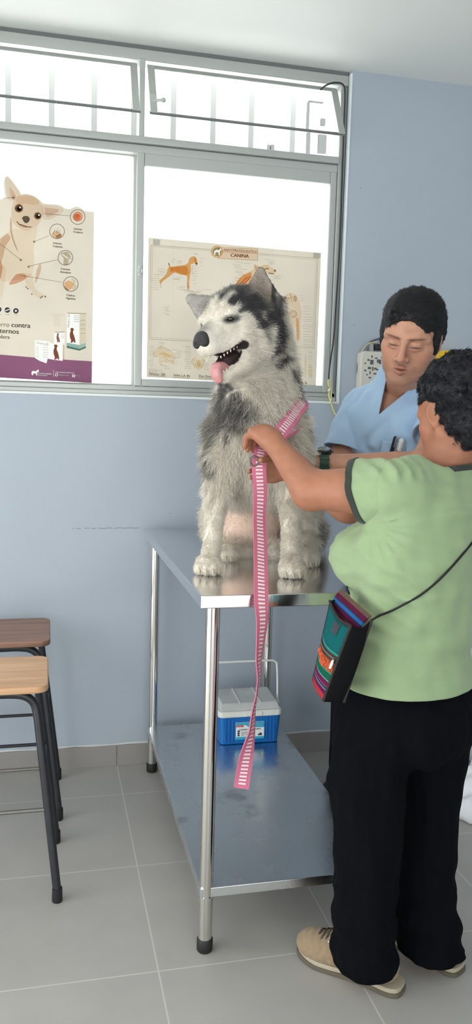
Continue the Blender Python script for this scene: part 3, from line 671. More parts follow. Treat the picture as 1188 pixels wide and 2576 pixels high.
# mouth inside, its shade painted dark into the colour, and dark lips
mouth = ((f_ > .03) & (f_ < .16) & (u_ < -.062+.0*f_) & (u_ > -.108-.10*(f_-.05)) & (np.abs(l_) < .06) & (N_@Hu > -2))
qd = np.minimum.reduce([np.linalg.norm(P-hp(a,b_*t_,c), axis=1) for t_ in (1,-1) for a,b_,c in ((.066,.058,-.080),(.078,.050,-.086),(.09,.042,-.093),(.107,.034,-.098),(.125,.026,-.103),(.08,0,-.096),(.105,0,-.101),(.128,0,-.106),(.08,.024,-.096),(.105,.017,-.100))])
mouthw = 1-smooth01(qd, .0205, .0235)
inside = (f_ > .045) & (f_ < .135) & (u_ < -.073) & (u_ > -.128+.0*f_) & (l_ < .037-.20*(f_-.05)) & (l_ > -.052) & ((l_ > -.030) | (N_@Hl > -.25)) & (u_ > -.105-.25*(f_-.05))
mouthw = np.maximum(mouthw, inside*1.0)
cc = cc*(1-mouthw[:,None])+np.array(srgb(48,40,40))*mouthw[:,None]
noseb = blob(np.stack([f_,l_,u_],1), (.162,0,-.036), (.024,.027,.024), .2)
muzg = blob(np.stack([f_,l_,u_],1), (.146,0,-.016), (.040,.024,.036), .5)
cc = cc*(1-.6*muzg[:,None])+np.array(srgb(110,106,106))*.6*muzg[:,None]
body = put_mesh('body', P, F, hidem, dog, cc)
# fur: length, lie and density
L = np.full(len(P), .030); legz = 1-smooth01(P[:,2], TT+.16, TT+.24)
frontleg = legz*(P[:,1] < 2.36)
L = L*(1-frontleg)+.011*frontleg
paws = 1-smooth01(P[:,2], TT+.03, TT+.06); L = L*(1-paws)+.007*paws
headw = 1-smooth01(np.linalg.norm(P-hp(.02,0,-.02), axis=1), .12, .19); headw = np.maximum(headw, smooth01(f_, .03, .06)*(u_ > -.19)*(np.linalg.norm(P-HC, axis=1) < .26))
fl = np.clip(.024-.13*(f_+.04), .0045, .024); L = L*(1-headw)+fl*headw
L = np.where((isL > .4) | (isR > .4), .006, L); L = L*(1-belly)+.006*belly
L = L*(1-mouthw)
chest = blob(P, at(640,1060,2.28), (.16,.12,.16), .4); L = L+.012*chest*(1-headw)
flow = np.tile(np.array([0,.05,-1.]), (len(P),1))
hflow = -Hf[None]*.9-Hu[None]*.25+Hl[None]*np.sign(l_)[:,None]*.25
flow = flow*(1-headw[:,None])+hflow*headw[:,None]
tang = flow-N_*(flow*N_).sum(1)[:,None]; 
DIR = tang/(np.linalg.norm(tang, axis=1)[:,None]+1e-6)+N_*(.45+.0*f_)[:,None]
Wt = np.where(mouthw > .5, 0, 1.)*(1-.9*noseb)*(1-.8*belly)
Wt = Wt*np.where(P[:,1] > 2.62, .25, 1)*(1+1.2*headw+.8*frontleg)
wv = [Waves(.03, 12, 20+i, (1,1,.5)) for i in range(3)]
fur = strands('fur', P, F, Wt, L, DIR, cc, 190000, 5, .00055, furm, body, jit=.45, tip=.3, wave=wv, clump=.22, seed=5)
fur['kind'] = 'stuff'
# nose, eyes, tongue, teeth, claws
nom = mat('dog_nose', srgb(50,47,48), .5, spec=.4, bump=.5, bscale=260, var=.25, vscale=60); eyem = mat('dog_eye', srgb(34,26,22), .08, spec=.8); tgm = mat('tongue', srgb(196,138,138), .4, sss=.1, bump=.1, bscale=200); tom = mat('teeth', srgb(225,215,195), .3); clm = mat('claw', srgb(205,192,172), .4)
B = Body(); B.ell(hp(.157,0,-.030), (.018,.026,.022), HM, k=.012); B.ell(hp(.165,.014,-.040), (.012,.013,.013), HM, k=.008); B.ell(hp(.165,-.014,-.040), (.012,.013,.013), HM, k=.008); B.ell(hp(.178,.012,-.038), (.006,.005,.0045), HM, k=.004, sub=True); B.ell(hp(.178,-.012,-.038), (.006,.005,.0045), HM, k=.004, sub=True)
p_, q_ = B.mesh(.002); put_mesh('nose', relax(p_,q_,1), q_, nom, dog)
for s_ in (1,-1):
    q = MB(); q.sphere(hp(.0745,.049*s_,.004), (.0105,.0105,.0080), 16, 10); q.build('eye', eyem, dog, smooth=True)
B = Body()
for s_ in (1,-1): B.chain([(hp(.085,.005*s_,-.124),.010),(hp(.112,.008*s_,-.114),.013),(hp(.126,.008*s_,-.112),.012),(hp(.134,.008*s_,-.121),.0105),(hp(.135,.008*s_,-.135),.010),(hp(.132,.007*s_,-.149),.008)], .014)
p_, q_ = B.mesh(.003)
Bl = Body(); Bl.chain([(hp(.05,0,-.100),.026),(hp(.085,0,-.104),.0235),(hp(.112,0,-.108),.014)], .01); pl_, ql_ = Bl.mesh(.004); put_mesh('mouth_lining', pl_, ql_, mat('mouth_dark', srgb(52,36,36), .5), dog)  # dark plug in the mouth, standing in for the shade inside
put_mesh('tongue', relax(p_,q_,2), q_, tgm, dog)
for s_ in (1,-1):
    for i in range(6):
        a = .074+.011*i; b_ = .046-.36*(a-.074)
        q = MB(); q.tube([hp(a,s_*b_,-.070-.3*(a-.074)), hp(a+.001,s_*b_,-.0765-.3*(a-.074))], [.0026,.0008], 6); q.build('tooth', tom, dog, smooth=True)
        q = MB(); q.tube([hp(a-.006,s_*(b_-.010),-.117-.2*(a-.06)), hp(a-.006,s_*(b_-.010),-.110-.2*(a-.06))], [.0026,.0008], 6); q.build('tooth', tom, dog, smooth=True)
for c, s, d in ((pawL,1.02,(-.12,-1)),(pawR,1.0,(0,-1)),(hindL,.88,(-.05,-1)),(hindR,.92,(.2,-1))):
    dd = nrm([d[0],d[1],0]); sd = np.array([-dd[1],dd[0],0])
    for qq, fo in ((-.027,.012),(-.0095,.026),(.0095,.026),(.027,.012)):
        a = c+sd*qq*s+dd*(fo+.012)*s; q = MB(); q.tube([a+[0,0,.006], a+dd*.009+[0,0,.001], a+dd*.014-[0,0,.010]], [.0042,.0036,.0012], 8); q.build('claw', clm, dog, smooth=True)
# ------------------------------------------------------------------ people: shared pieces
skinm = mat('skin', attr='Col', rough=.5, spec=.35, sss=.15, bump=.06, bscale=350)
hairm = mat('hair_strand', attr='Col', rough=.45, spec=.4)
def skull(B, C, M, s=1.0, female=False):
    f, l, u = M
    h = lambda a, b_, c: C+(f*a+l*b_+u*c)*s
    E_ = lambda c, r, k=.02, sub=False: B.ell(c, tuple(q*s for q in r), M, k=k, sub=sub)
    E_(h(-.012,0,.035), (.096,.076,.085)); E_(h(.018,0,-.028), (.074,.066,.088), .03); E_(h(.028,0,.040), (.062,.067,.05), .03)
    for q in (1,-1):
        B.chain([(h(-.005,.055*q,-.055),.020*s),(h(.035,.045*q,-.088),.020*s),(h(.072,.016*q,-.106),.019*s)], .025*s)     # jaw
        E_(h(.046,.048*q,-.026), (.026,.026,.024), .02)
        E_(h(.050,.036*q,-.060), (.028,.024,.03), .025)
        B.chain([(h(.086,.013*q,.013),.0085*s),(h(.083,.034*q,.017),.0095*s),(h(.063,.057*q,.010),.009*s)], .014*s)       # brow ridge
        E_(h(.096,.0300*q,-.001), (.014,.018,.0115), .012, True)
    E_(h(.082,0,-.108), (.018,.022,.016), .02)
    for q in (1,-1):
        E_(h(.0750,.0305*q,-.003), (.0150,.0170,.0125), .004)                                                               # lids
        B.chain([(h(.086,.018*q,-.014),.0035*s),(h(.086,.032*q,-.0165),.0045*s),(h(.077,.046*q,-.013),.004*s)], .006*s)
    B.chain([(h(.086,0,.012),.0075*s),(h(.100,0,-.010),.0080*s),(h(.114,0,-.036),.0100*s)], .012*s)
    E_(h(.115,0,-.040), (.011,.0125,.010), .006)
    for q in (1,-1):
        E_(h(.102,.0145*q,-.043), (.012,.0075,.008), .005); E_(h(.110,.007*q,-.0495), (.006,.0038,.003), .003, True)
    E_(h(.078,0,-.070), (.022,.032,.026), .015)
    B.chain([(h(.088,-.022,-.073),.004*s),(h(.102,-.006,-.0662),.0058*s),(h(.102,.006,-.0662),.0058*s),(h(.088,.022,-.073),.004*s)], .004*s)
    B.chain([(h(.087,-.019,-.0775),.004*s),(h(.100,0,-.0820),.0072*s),(h(.087,.019,-.0775),.004*s)], .004*s)
    B.chain([(h(.093,-.017,-.0742),.0018*s),(h(.108,0,-.0742),.0042*s),(h(.093,.017,-.0742),.0018*s)], .0025*s, sub=True)
    for q in (1,-1):                                                                                                          # ears
        e = h(-.008,.079*q,-.008)
        M2 = np.stack([nrm(f*.9+l*.45*q), nrm(l*.9*q-f*.45), u])
        B.ell(e, (.019*s,.007*s,.032*s), M2, k=.006); B.ell(e+M2[1]*.006*s+M2[0]*.002, (.011*s,.006*s,.021*s), M2, k=.005, sub=True)
        B.ell(h(-.004,.074*q,-.036), (.009*s,.007*s,.010*s), M2, k=.006)
    return h
def frame(f, roll=0):
    f = nrm(f); l = nrm(np.cross(Zup, f)); u = np.cross(f, l); return np.stack([f, l*math.cos(roll)+u*math.sin(roll), u*math.cos(roll)-l*math.sin(roll)])
def lookframe(theta, pitch, roll):      # theta: turn to the left of the camera; pitch: down
    f = (-math.cos(theta)*hc-math.sin(theta)*hr)*math.cos(pitch)-Zup*math.sin(pitch); return frame(f, roll)
def hand(B, wrist, knuck, palmN, curl, spread=1., s=1.0, thumb=1, tk=.0045, thumbto=None):
    """a palm from the wrist to the knuckles, four unequal fingers bent by curl towards the palm side, and a thumb from its side"""
    wrist = np.array(wrist); knuck = np.array(knuck); a = nrm(knuck-wrist); n = nrm(palmN-a*(palmN@a)); sd = np.cross(a, n)*thumb; L = np.linalg.norm(knuck-wrist)
    for q in (-.029,-.010,.010,.029):
        B.chain([(wrist+sd*q*.62*s,.0155*s),(knuck+sd*q*s-a*.006*abs(q)*50*s,.0125*s)], .012*s)
    for i, (q, ln) in enumerate(((.030,.070),(.0105,.079),(-.010,.074),(-.029,.058))):
        p = knuck+sd*q*s-a*abs(q)*.2; d = a.copy(); pts = [(p-a*.012*s,.0108*s)]
        for j, fr_ in enumerate((.46,.31,.23)):
            c = curl[j] if hasattr(curl,'__len__') else curl
            ang = math.radians(c); d = nrm(d*math.cos(ang)+np.cross(np.cross(d, n), d)*math.sin(ang)) if True else d
            d = nrm(d+sd*q*1.2*(spread-1) if j == 0 else d); p = p+d*ln*fr_*s; pts.append((p,(.0095-.0011*j)*s))
        B.chain(pts, tk)
    t0 = wrist+a*L*.28+sd*.026*s
    te = np.array(thumbto) if thumbto is not None else t0+(a*.052+sd*.022+n*.030)*s
    mid = (t0+te)/2+sd*.010*s
    B.chain([(t0,.0155*s),(mid,.0118*s),(te,.0092*s)], .008)
def skin_cols(P, base, h=None, C=None, M=None, s=1., man=False):
    v = Waves(.03, 12, 77)(P)*.03
    c = np.array(base)[None]*(1+v[:,None])
    if C is not None:
        q = ((P-C)@M.T)/s; f, l, u = q.T; hd = np.linalg.norm(q, axis=1) < .17
        def paint(w, col):
            nonlocal c; w = (w*hd)[:,None]; c = c*(1-w)+np.array(col)*w
        g = lambda c0, r, so=.5: blob(q, c0, r, so)
        paint(.55*np.maximum(g((.1,0,-.0665),(.02,.022,.006)), g((.098,0,-.081),(.02,.019,.008))), srgb(172,104,96))
        paint(.35*np.maximum(g((.05,.045,-.035),(.03,.025,.025),.9), g((.05,-.045,-.035),(.03,.025,.025),.9)), srgb(196,120,98))
        paint(.3*g((.11,0,-.038),(.02,.018,.02),.9), srgb(196,120,100))
        for k in (1,-1):
            paint(.92*g((.088,.0315*k,-.0105),(.018,.0170,.0026),.6), srgb(36,26,24)); paint(.5*g((.088,.0305*k,.0055),(.016,.016,.0018),.8), srgb(104,66,54))                   # lashes of the lowered lids
            paint(.72*np.maximum(g((.090,.022*k,.0120),(.02,.013,.0036),.8), g((.082,.041*k,.0150),(.022,.014,.0034),.8)), srgb(56,42,38))
            paint(.30*g((.08,.031*k,-.017),(.02,.016,.006),.9), srgb(150,96,78))
        if man:
            paint(.42*np.maximum.reduce([g((.1,.012,-.056),(.02,.016,.007),.8), g((.1,-.012,-.056),(.02,.016,.007),.8), g((.085,0,-.1),(.03,.026,.018),.8)]), srgb(96,78,72))
            paint(.20*np.maximum(g((.045,.05,-.085),(.05,.035,.03),.9), g((.045,-.05,-.085),(.05,.035,.03),.9)), srgb(110,90,82))
        paint(.85*g((.1,0,-.0742),(.02,.016,.0026),.6), srgb(62,30,28))  # shade between the parted lips painted into the skin colour
        paint(.8*g((.112,.007,-.050),(.006,.0045,.004),.5), srgb(90,50,42)); paint(.8*g((.112,-.007,-.050),(.006,.0045,.004),.5), srgb(90,50,42))
    return c
def merge(parts):
    o = 0; PP = []; FF = []
    for p, f in parts: PP.append(p); FF.append(f+o); o += len(p)
    return np.concatenate(PP), np.concatenate(FF)
def clothmat(name, col, rough=.85, weave=900, bump=.15, sheen=.2, attr=None): return mat(name, col, rough, spec=.2 if sheen else .08, bump=bump, bscale=weave, var=.03, vscale=8, sheen=sheen, attr=attr)
# ------------------------------------------------------------------ the woman holding the leash, seen from behind
Wf = nrm([-.53,.85,0]); Wl = nrm([-.85,-.53,0]); WM = np.stack([Wl,Wf,Zup])
wom = thing('person', 'woman in pale green t-shirt and black trousers holding the pink leash, back to camera', 'person', (.93,1.78,0))
wskin = srgb(164,111,86)
WHC = at(1150,1038,1.80)
WHM = frame(nrm(hc*.90-hr*.46-Zup*.30), .02)
sh_l = at(1012,1238,1.70); sh_r = at(1205,1250,1.97)
el_l = at(784,1231,1.87); wr_l = at(682,1106,2.03); kn_l = at(650,1080,2.075)
el_r = at(876,1272,2.03); wr_r = at(722,1180,2.09); kn_r = at(677,1184,2.10)
def torso(B, g):       # g: how far outside the skin
    B.ell(at(1022,1690,1.77), (.160+g,.130+g,.12), WM, k=.05); B.ell(at(1036,1560,1.77), (.150+g,.128+g,.14), WM, k=.06)
    B.ell(at(1042,1400,1.765), (.158+g,.125+g,.15), WM, k=.06); B.ell(at(1092,1285,1.785), (.165+g,.105+g,.10), WM, k=.05)
    for q in (1,-1): B.ell(at(1036,1408,1.77)+Wf*.105+Wl*.065*q, (.068+g,.06+g,.062+g), WM, k=.04)
    B.chain([(sh_l*.93+el_l*.07,.061+g),(at(1100,1222,1.80),.072+g),(sh_r+[-.02,0,-.012],.062+g)], .045)
    B.chain([(at(1100,1225,1.80),.070+g),(at(1118,1178,1.80),.056+g)], .03)
parts = []
B = Body(); skull(B, WHC, WHM, 1.0, True)
B.chain([(WHC-WHM[0]*.022-WHM[2]*.055,.052),(at(1112,1180,1.795),.056),(at(1106,1230,1.80),.075)], .02); B.ell(at(1100,1260,1.80), (.14,.08,.05), WM, k=.04)
p, f = B.mesh(.0027); parts.append((relax(p,f,2), f))
B = Body(); torso(B, -.012)
B.chain([(at(945,1820,1.75),.085),(at(928,2080,1.75),.062),(at(918,2380,1.77),.045)], .03); B.chain([(at(1085,1820,1.80),.080),(at(1076,2080,1.82),.058),(at(1072,2370,1.83),.045)], .03)
p, f = B.mesh(.009); parts.append((relax(p,f,2), f))
B = Body()
a_, b_ = sh_l, el_l
B.chain([(sh_l,.042),(a_*.6+b_*.4,.0575),(a_*.2+b_*.8,.049),(b_,.042)], .03); B.ell(el_l+[-.004,-.006,-.010], (.036,.036,.034), k=.03)
B.chain([(el_l,.041),(el_l*.68+wr_l*.32,.040),(el_l*.3+wr_l*.7,.031),(wr_l,.0265)], .03)
pn = nrm(np.array([-.15,.55,-.85]))
hand(B, wr_l, kn_l, pn, (62,58,38), 1.0, .96, thumb=-1, thumbto=at(662,1130,2.10))
B.chain([(wr_l,.0265),(wr_l*.5+kn_l*.5,.026)], .02)
p, f = B.mesh(.0026); parts.append((relax(p,f,2), f))
B = Body()
B.chain([(sh_r,.042),(sh_r*.5+el_r*.5,.050),(el_r,.042)], .03); B.chain([(el_r,.041),(el_r*.65+wr_r*.35,.039),(wr_r,.026)], .03)
hand(B, wr_r, kn_r, nrm(np.array([.12,-.95,-.1])), (10,28,22), 1.0, .86, thumb=1, thumbto=at(657,1158,2.045))
p, f = B.mesh(.0026); parts.append((relax(p,f,2), f))
P, F = merge(parts)
wb = put_mesh('body', P, F, skinm, wom, skin_cols(P, wskin, None, WHC, WHM))
# hair: short black waves
hairbase = mat('hair_base', srgb(22,22,28), .6)
B = Body(); E2 = lambda c, r, k=.02, sub=False: B.ell(WHC+WHM[0]*c[0]+WHM[1]*c[1]+WHM[2]*c[2], r, WHM, k=k, sub=sub)
E2((-.022,0,.048), (.108,.090,.092)); E2((-.055,0,-.005), (.075,.084,.09), .03); E2((-.075,0,-.06), (.05,.062,.05), .03)
CUTS = (((.105,0,-.05), (.088,.13,.10)), ((.030,.09,-.025), (.046,.05,.060)), ((.030,-.09,-.025), (.046,.05,.060)))
for c_, r_ in CUTS: E2(c_, r_, .012, True)
wav = Waves(.022, 12, 31); wav2 = Waves(.05, 10, 32)
B.disp = lambda X: .0045*wav(X)*.6+.004*wav2(X)*.6
hpv, hf = B.mesh(.0034)
hb_ = put_mesh('hair', hpv, hf, hairbase, wom)
hn = vnormals(hpv, hf); q = (hpv-WHC)@WHM.T
flow = -WHM[0]*.8-WHM[2]*.6; flow = np.tile(flow, (len(hpv),1))+np.stack([Waves(.03,10,41)(hpv),Waves(.03,10,42)(hpv),Waves(.03,10,43)(hpv)],1)*.55
tang = flow-hn*(flow*hn).sum(1)[:,None]; dirs = tang/(np.linalg.norm(tang,axis=1)[:,None]+1e-6)+hn*.06
inner = np.max([blob(q, c_, np.array(r_)+.004, .02) for c_, r_ in CUTS], 0) > .3
cols = np.tile(np.array(srgb(30,30,38)), (len(hpv),1))
hs = strands('strands', hpv, hf, np.where(inner,0,1.), np.full(len(hpv),.013), dirs, cols, 38000, 5, .0005, hairm, hb_, jit=.24, tip=.4, seed=8); hs['kind'] = 'stuff'
# t-shirt
greenm = clothmat('green_cotton', srgb(144,164,126), .9, 700); trimm = clothmat('dark_trim', srgb(52,58,52), .9, 700)
arm_d = nrm(el_l-sh_l); hem_c = at(912,1254,1.775); arm_dr = nrm(el_r-sh_r); hem_r = sh_r+arm_dr*.13
armpit = at(935,1318,1.72); 
wv1 = Waves(.10, 10, 51, (1,1,1.6)); wv2 = Waves(.045, 10, 52, (.7,.7,1.5)); 
def folds(X):
    d = .0036*wv1(X)*.6+.0014*wv2(X)*.6
    r_ = X-armpit; rr = np.linalg.norm(r_, axis=1)+1e-6; ang = np.arctan2(r_[:,2], r_@hr)
    w_ = np.exp(-(rr/.085)**2)*smooth01(rr, .03, .07)
    d = d+.0048*w_*np.sin(ang*17)*(ang < .6)
    st = at(1000,1178,1.70); r2 = X-st; w2 = np.exp(-((r2@hr)/.06)**2-(r2[:,2]/.02)**2); d = d+.008*w2*np.sin((r2@hr)*190+r2[:,1]*60)
    for (px_,py_,Y_) in ((925,1560,1.70),(980,1500,1.66)):
        c = at(px_,py_,Y_); r3 = X-c; w3 = np.exp(-np.linalg.norm(r3,axis=1)**2/.075**2); d = d+.0055*w3*np.sin(r3[:,2]*120+(r3@hr)*55)
    return d
def shirt_body(g):
    B = Body(); torso(B, g)
    B.ell(at(1026,1735,1.77), (.172+g*.5,.140+g*.5,.10), WM, k=.05)
    B.disp = folds; return B
def sleeve_body(side, g):
    B = Body(); a_, b_, r_ = (sh_l, el_l, .062) if side == 'l' else (sh_r, el_r, .057)
    B.chain([(a_+[0,0,-.006],.032+g),(a_*.80+b_*.20,r_+g+.001),(a_*.5+b_*.5,r_+g),(a_*.3+b_*.7,r_+g)], .04); B.disp = folds; return B
p, f = shirt_body(.012).mesh(.0046); p = relax(p, f, 1)
HEMZ = at(1020,1762,1.62)[2]
near_arm = lambda c, d, o, lim: (np.linalg.norm((c-o)-d*((c-o)@d)) < .105) and ((c-o)@d > -lim)
nk_c = at(1118,1176,1.80); nk_n = nrm(np.array([-.10,.12,1.0]))
test_l = lambda c: near_arm(c, arm_d, hem_c, .03); test_r = lambda c: near_arm(c, arm_dr, hem_r, .03)
hn_l = nrm(arm_d+np.array([0,0,-.22])*1.0)
neckt = lambda c: np.linalg.norm((c-nk_c)[:2]) < .10 and c[2] > nk_c[2]-.05
hemn = nrm([-.0,-.0,-1.])
sh = put_mesh('t_shirt', p, f, greenm, wom)
cut_open(sh, [((0,0,HEMZ), (0,0,-1), None), (nk_c, nk_n, neckt)], .004)
slv = {}
for sd_, hc_, hn_ in (('l',hem_c,hn_l),('r',hem_r,arm_dr)):
    ps, fs_ = sleeve_body(sd_, .012).mesh(.0042); ps = relax(ps, fs_, 1); so = put_mesh('sleeve', ps, fs_, greenm, sh); cut_open(so, [(hc_, hn_, None)], .004)
def meshof(b): p_, f_ = b.mesh(.0042); return relax(p_, f_, 1), f_
p2, f2 = meshof(sleeve_body('l', .0145))
def band(name, keep, cuts):
    sel = np.array([keep(c) for c in p2[f2].mean(1)]); o = put_mesh(name, p2, f2[sel], trimm, sh); cut_open(o, cuts, .004); return o
band('sleeve_trim', lambda c: -.05 < (c-hem_c)@hn_l < .03, [(hem_c+hn_l*.001, hn_l, None), (hem_c-hn_l*.014, -hn_l, None)])
p2, f2 = meshof(sleeve_body('r', .0145))
band('sleeve_trim', lambda c: -.05 < (c-hem_r)@arm_dr < .03, [(hem_r+arm_dr*.001, arm_dr, None), (hem_r-arm_dr*.014, -arm_dr, None)])
p2, f2 = meshof(shirt_body(.0145))
band('neck_trim', lambda c: neckt(c) and (c-nk_c)@nk_n > -.045, [(nk_c+nk_n*.001, nk_n, None), (nk_c-nk_n*.012, -nk_n, None)])
# trousers and boots
trm = clothmat('black_twill', srgb(9,10,15), .95, 900, .1, sheen=0)
kneeL = at(928,2080,1.75); ankL = at(918,2320,1.77); hemL = at(918,2425,1.775); kneeR = at(1076,2080,1.82); ankR = at(1074,2290,1.82); hemR = at(1084,2395,1.805)
tw1 = Waves(.14, 10, 61, (1.4,1.4,.5)); tw2 = Waves(.05, 10, 62, (1.2,1.2,.8))
B = Body()
B.ell(at(1015,1745,1.775), (.168,.138,.13), WM, k=.05); B.ell(at(1030,1800,1.775)-Wf*.045, (.15,.11,.11), WM, k=.05)
B.chain([(at(945,1820,1.75),.102),(at(925,1960,1.745),.098),(kneeL,.086),(at(924,2200,1.76),.078),(ankL,.082),(hemL,.083),(hemL-[0,0,.03],.083)], .03)
B.chain([(at(1085,1820,1.80),.098),(at(1078,1960,1.815),.090),(kneeR,.080),(at(1072,2200,1.83),.072),(ankR,.079),(hemR,.086),(hemR-[0,0,.03],.086)], .03)
def tfold(X):
    low = 1-smooth01(X[:,2], .12, .35)
    return .0055*tw1(X)*.6+.0022*tw2(X)*.6+.007*low*np.sin(X[:,2]*70+X[:,0]*14+X[:,1]*9)*.7
B.disp = tfold
p, f = B.mesh(.0056); p = relax(p, f, 1)
tr_ = put_mesh('trousers', p, f, trm, wom)
zL = onz(915,2445,.06)[2]; 
cut_open(tr_, [((0,0,.052), (0,0,-1), None), ((0,0,HEMZ+.10), (0,0,1), None)], .004)
shm = clothmat('suede', srgb(146,126,101), .85, 500, .25); som = mat('boot_sole', srgb(92,84,72), .8, bump=.3, bscale=60); mid_m = mat('boot_midsole', srgb(168,158,138), .7); lacem = mat('lace', srgb(70,62,54), .8); eyl = mat('eyelet', (.6,.6,.58), .3, metal=1)
def boot(heel, toe, parent, nm='boot'):
    heel = np.array(heel); toe = np.array(toe); d = nrm(toe-heel); sd = np.cross(Zup, d); L_ = np.linalg.norm(toe-heel); Mb = np.stack([d,sd,Zup]); q = lambda a, b_, c: heel+d*a*L_+sd*b_+Zup*c
    B = Body()
    B.chain([(q(.15,0,.052),.037),(q(.4,0,.052),.038),(q(.62,.002,.047),.040),(q(.86,.004,.040),.034)], .02)
    B.ell(q(.80,.004,.042), (.062,.046,.034), Mb, k=.02); B.chain([(q(.20,0,.06),.034),(q(.30,0,.12),.034)], .025); B.chain([(q(.32,0,.085),.034),(q(.62,0,.055),.034)], .02)
    B.disp = lambda X: .0010*Waves(.02,8,71)(X)
    p, f = B.mesh(.0042); p = relax(p, f, 1); p[:,2] = np.maximum(p[:,2], .016)
    o = put_mesh(nm, p, f, shm, parent)
    prof = [(-.035,.012),(-.01,.027),(.08,.036),(.25,.034),(.45,.034),(.62,.043),(.78,.047),(.92,.038),(1.0,.018)]
    outl = [q(a,w,0) for a, w in prof]+[q(a,-w,0) for a, w in prof[::-1]]
    outl = bez(outl+[outl[0]], 3)[:-1]; n = len(outl)
    for nm2, z0, z1, gr, mm in (('sole',0,.012,.003,som),('midsole',.012,.024,.0,mid_m)):
        vs = []
        c = np.mean(outl, 0)
        for z in (z0,z1):
            for v in outl: w_ = v+nrm(v-c)*gr; lift = .010*smooth01((v-heel)@d/L_, .75, 1.05); vs.append((w_[0],w_[1],z+lift))
        b2 = MB(); b2.add(vs, [tuple(range(n))[::-1], tuple(range(n,2*n))]+[(i,(i+1)%n,n+(i+1)%n,n+i) for i in range(n)]); b2.build(nm2, mm, o, bevel=.002)
    for i in range(3):
        a = .655+.05*i; z = .0955-.006*i
        b2 = MB(); b2.tube(bez([q(a,-.026,z-.014),q(a+.02,-.008,z+.001),q(a+.03,.010,z+.001),q(a+.045,.026,z-.016)],4), .0022, 6); b2.build('lace', lacem, o, smooth=True)
        for s_ in (1,-1): b2 = MB(); b2.sphere(q(a+.005,.028*s_,z-.016), .0042, 8, 6); b2.build('eyelet', eyl, o, smooth=True)
    return o
boot((.862,1.728,0), (.668,1.925,0), wom); boot((1.045,1.765,0), (.93,1.965,0), wom)
# ------------------------------------------------------------------ the vet in blue scrubs
Mf = nrm([-.60,-.80,0]); Ml = nrm([.80,-.60,0]); MMx = np.stack([Ml,Mf,Zup])
man = thing('person', 'man in light blue scrubs with short black hair looking down at the dog', 'person', (1.12,2.68,0))
mskin = srgb(190,141,117)
MHM = lookframe(math.radians(24), math.radians(19), math.radians(-9)); MHC = at(1036,844,2.28)
msl = at(1128,1020,2.36); msr = at(905,1034,2.545)
mel_l = at(1066,1172,2.20); mwr_l = at(812,1163,2.285); mkn_l = at(768,1158,2.33)
mel_r = at(856,1160,2.50); mwr_r = at(780,1205,2.60); mkn_r = at(735,1215,2.63)
neckb = at(1010,985,2.47)
def mtorso(B, g):
    B.chain([(msr+[.01,0,-.01],.054+g),(neckb+[-.03,.01,-.035],.070+g),(neckb+[.03,-.01,-.03],.070+g),(msl+[-.01,0,-.01],.056+g)], .05)
    B.ell(at(985,1090,2.47), (.165+g,.105+g,.15), MMx, k=.06); B.ell(at(985,1230,2.53), (.155+g,.115+g,.17), MMx, k=.06); B.ell(at(985,1380,2.60), (.160+g,.118+g,.16), MMx, k=.06)
parts = []
B = Body(); skull(B, MHC, MHM, 1.04)
B.chain([(MHC-MHM[0]*.02-MHM[2]*.05,.060),(at(1012,955,2.42),.060),(neckb,.070)], .025); B.ell(at(985,1060,2.475), (.11,.055,.09), MMx, k=.05)
p, f = B.mesh(.0026); p = relax(p, f, 2); parts.append((p, f))
B = Body(); mtorso(B, -.015)
footR = np.array([1.12,2.80,.09]); footL = np.array([1.26,2.66,.09])
B.chain([(at(985,1440,2.64)+[-.03,.02,-.06],.085),(np.array([1.105,2.74,.50]),.055),(footR,.042)], .03); B.chain([(at(985,1440,2.62)+[.09,-.03,-.06],.085),(np.array([1.20,2.64,.50]),.055),(footL,.042)], .03)
p, f = B.mesh(.010); parts.append((relax(p,f,2), f))
B = Body()
B.chain([(msl,.044),(mel_l,.041)], .03); B.chain([(mel_l,.041),(mel_l*.72+mwr_l*.28,.040),(mel_l*.3+mwr_l*.7,.029),(mwr_l,.0245)], .03)
hand(B, mwr_l, mkn_l, nrm(np.array([-.3,.5,-.6])), (18,22,18), 1.1, 1.02, thumb=-1)
p, f = B.mesh(.0028); parts.append((relax(p,f,2), f))
B = Body()
B.chain([(msr,.043),(mel_r,.040)], .03); B.chain([(mel_r,.040),(mel_r*.6+mwr_r*.4,.038),(mwr_r,.026)], .03)
hand(B, mwr_r, mkn_r, nrm(np.array([-.3,-.6,-.6])), (18,22,18), 1.1, 1.02, thumb=1)
p, f = B.mesh(.0032); parts.append((relax(p,f,2), f))
P, F = merge(parts)
mb_ = put_mesh('body', P, F, skinm, man, skin_cols(P, mskin, None, MHC, MHM, 1.04, True))
# hair
B = Body(); E2 = lambda c, r, k=.02, sub=False: B.ell(MHC+(MHM[0]*c[0]+MHM[1]*c[1]+MHM[2]*c[2])*1.04, tuple(x*1.04 for x in r), MHM, k=k, sub=sub)
E2((-.018,0,.040), (.105,.086,.089)); E2((.012,0,.060), (.084,.074,.062), .03); E2((-.04,0,-.0), (.076,.085,.075), .03)
for s_ in (1,-1): E2((.016,.073*s_,.002), (.026,.014,.050), .012)
MC = (((.122,0,.004), (.060,.068,.068)), ((.09,0,-.075), (.10,.13,.078)), ((-.006,.09,-.018), (.024,.022,.036)), ((-.006,-.09,-.018), (.024,.022,.036)))
for c_, r_ in MC: E2(c_, r_, .01, True)
w1 = Waves(.016, 12, 81); B.disp = lambda X: .0014*w1(X)*.6
hpv, hf = B.mesh(.0032)
hb2 = put_mesh('hair', hpv, hf, hairbase, man)
hn = vnormals(hpv, hf); q = (hpv-MHC)@MHM.T/1.04
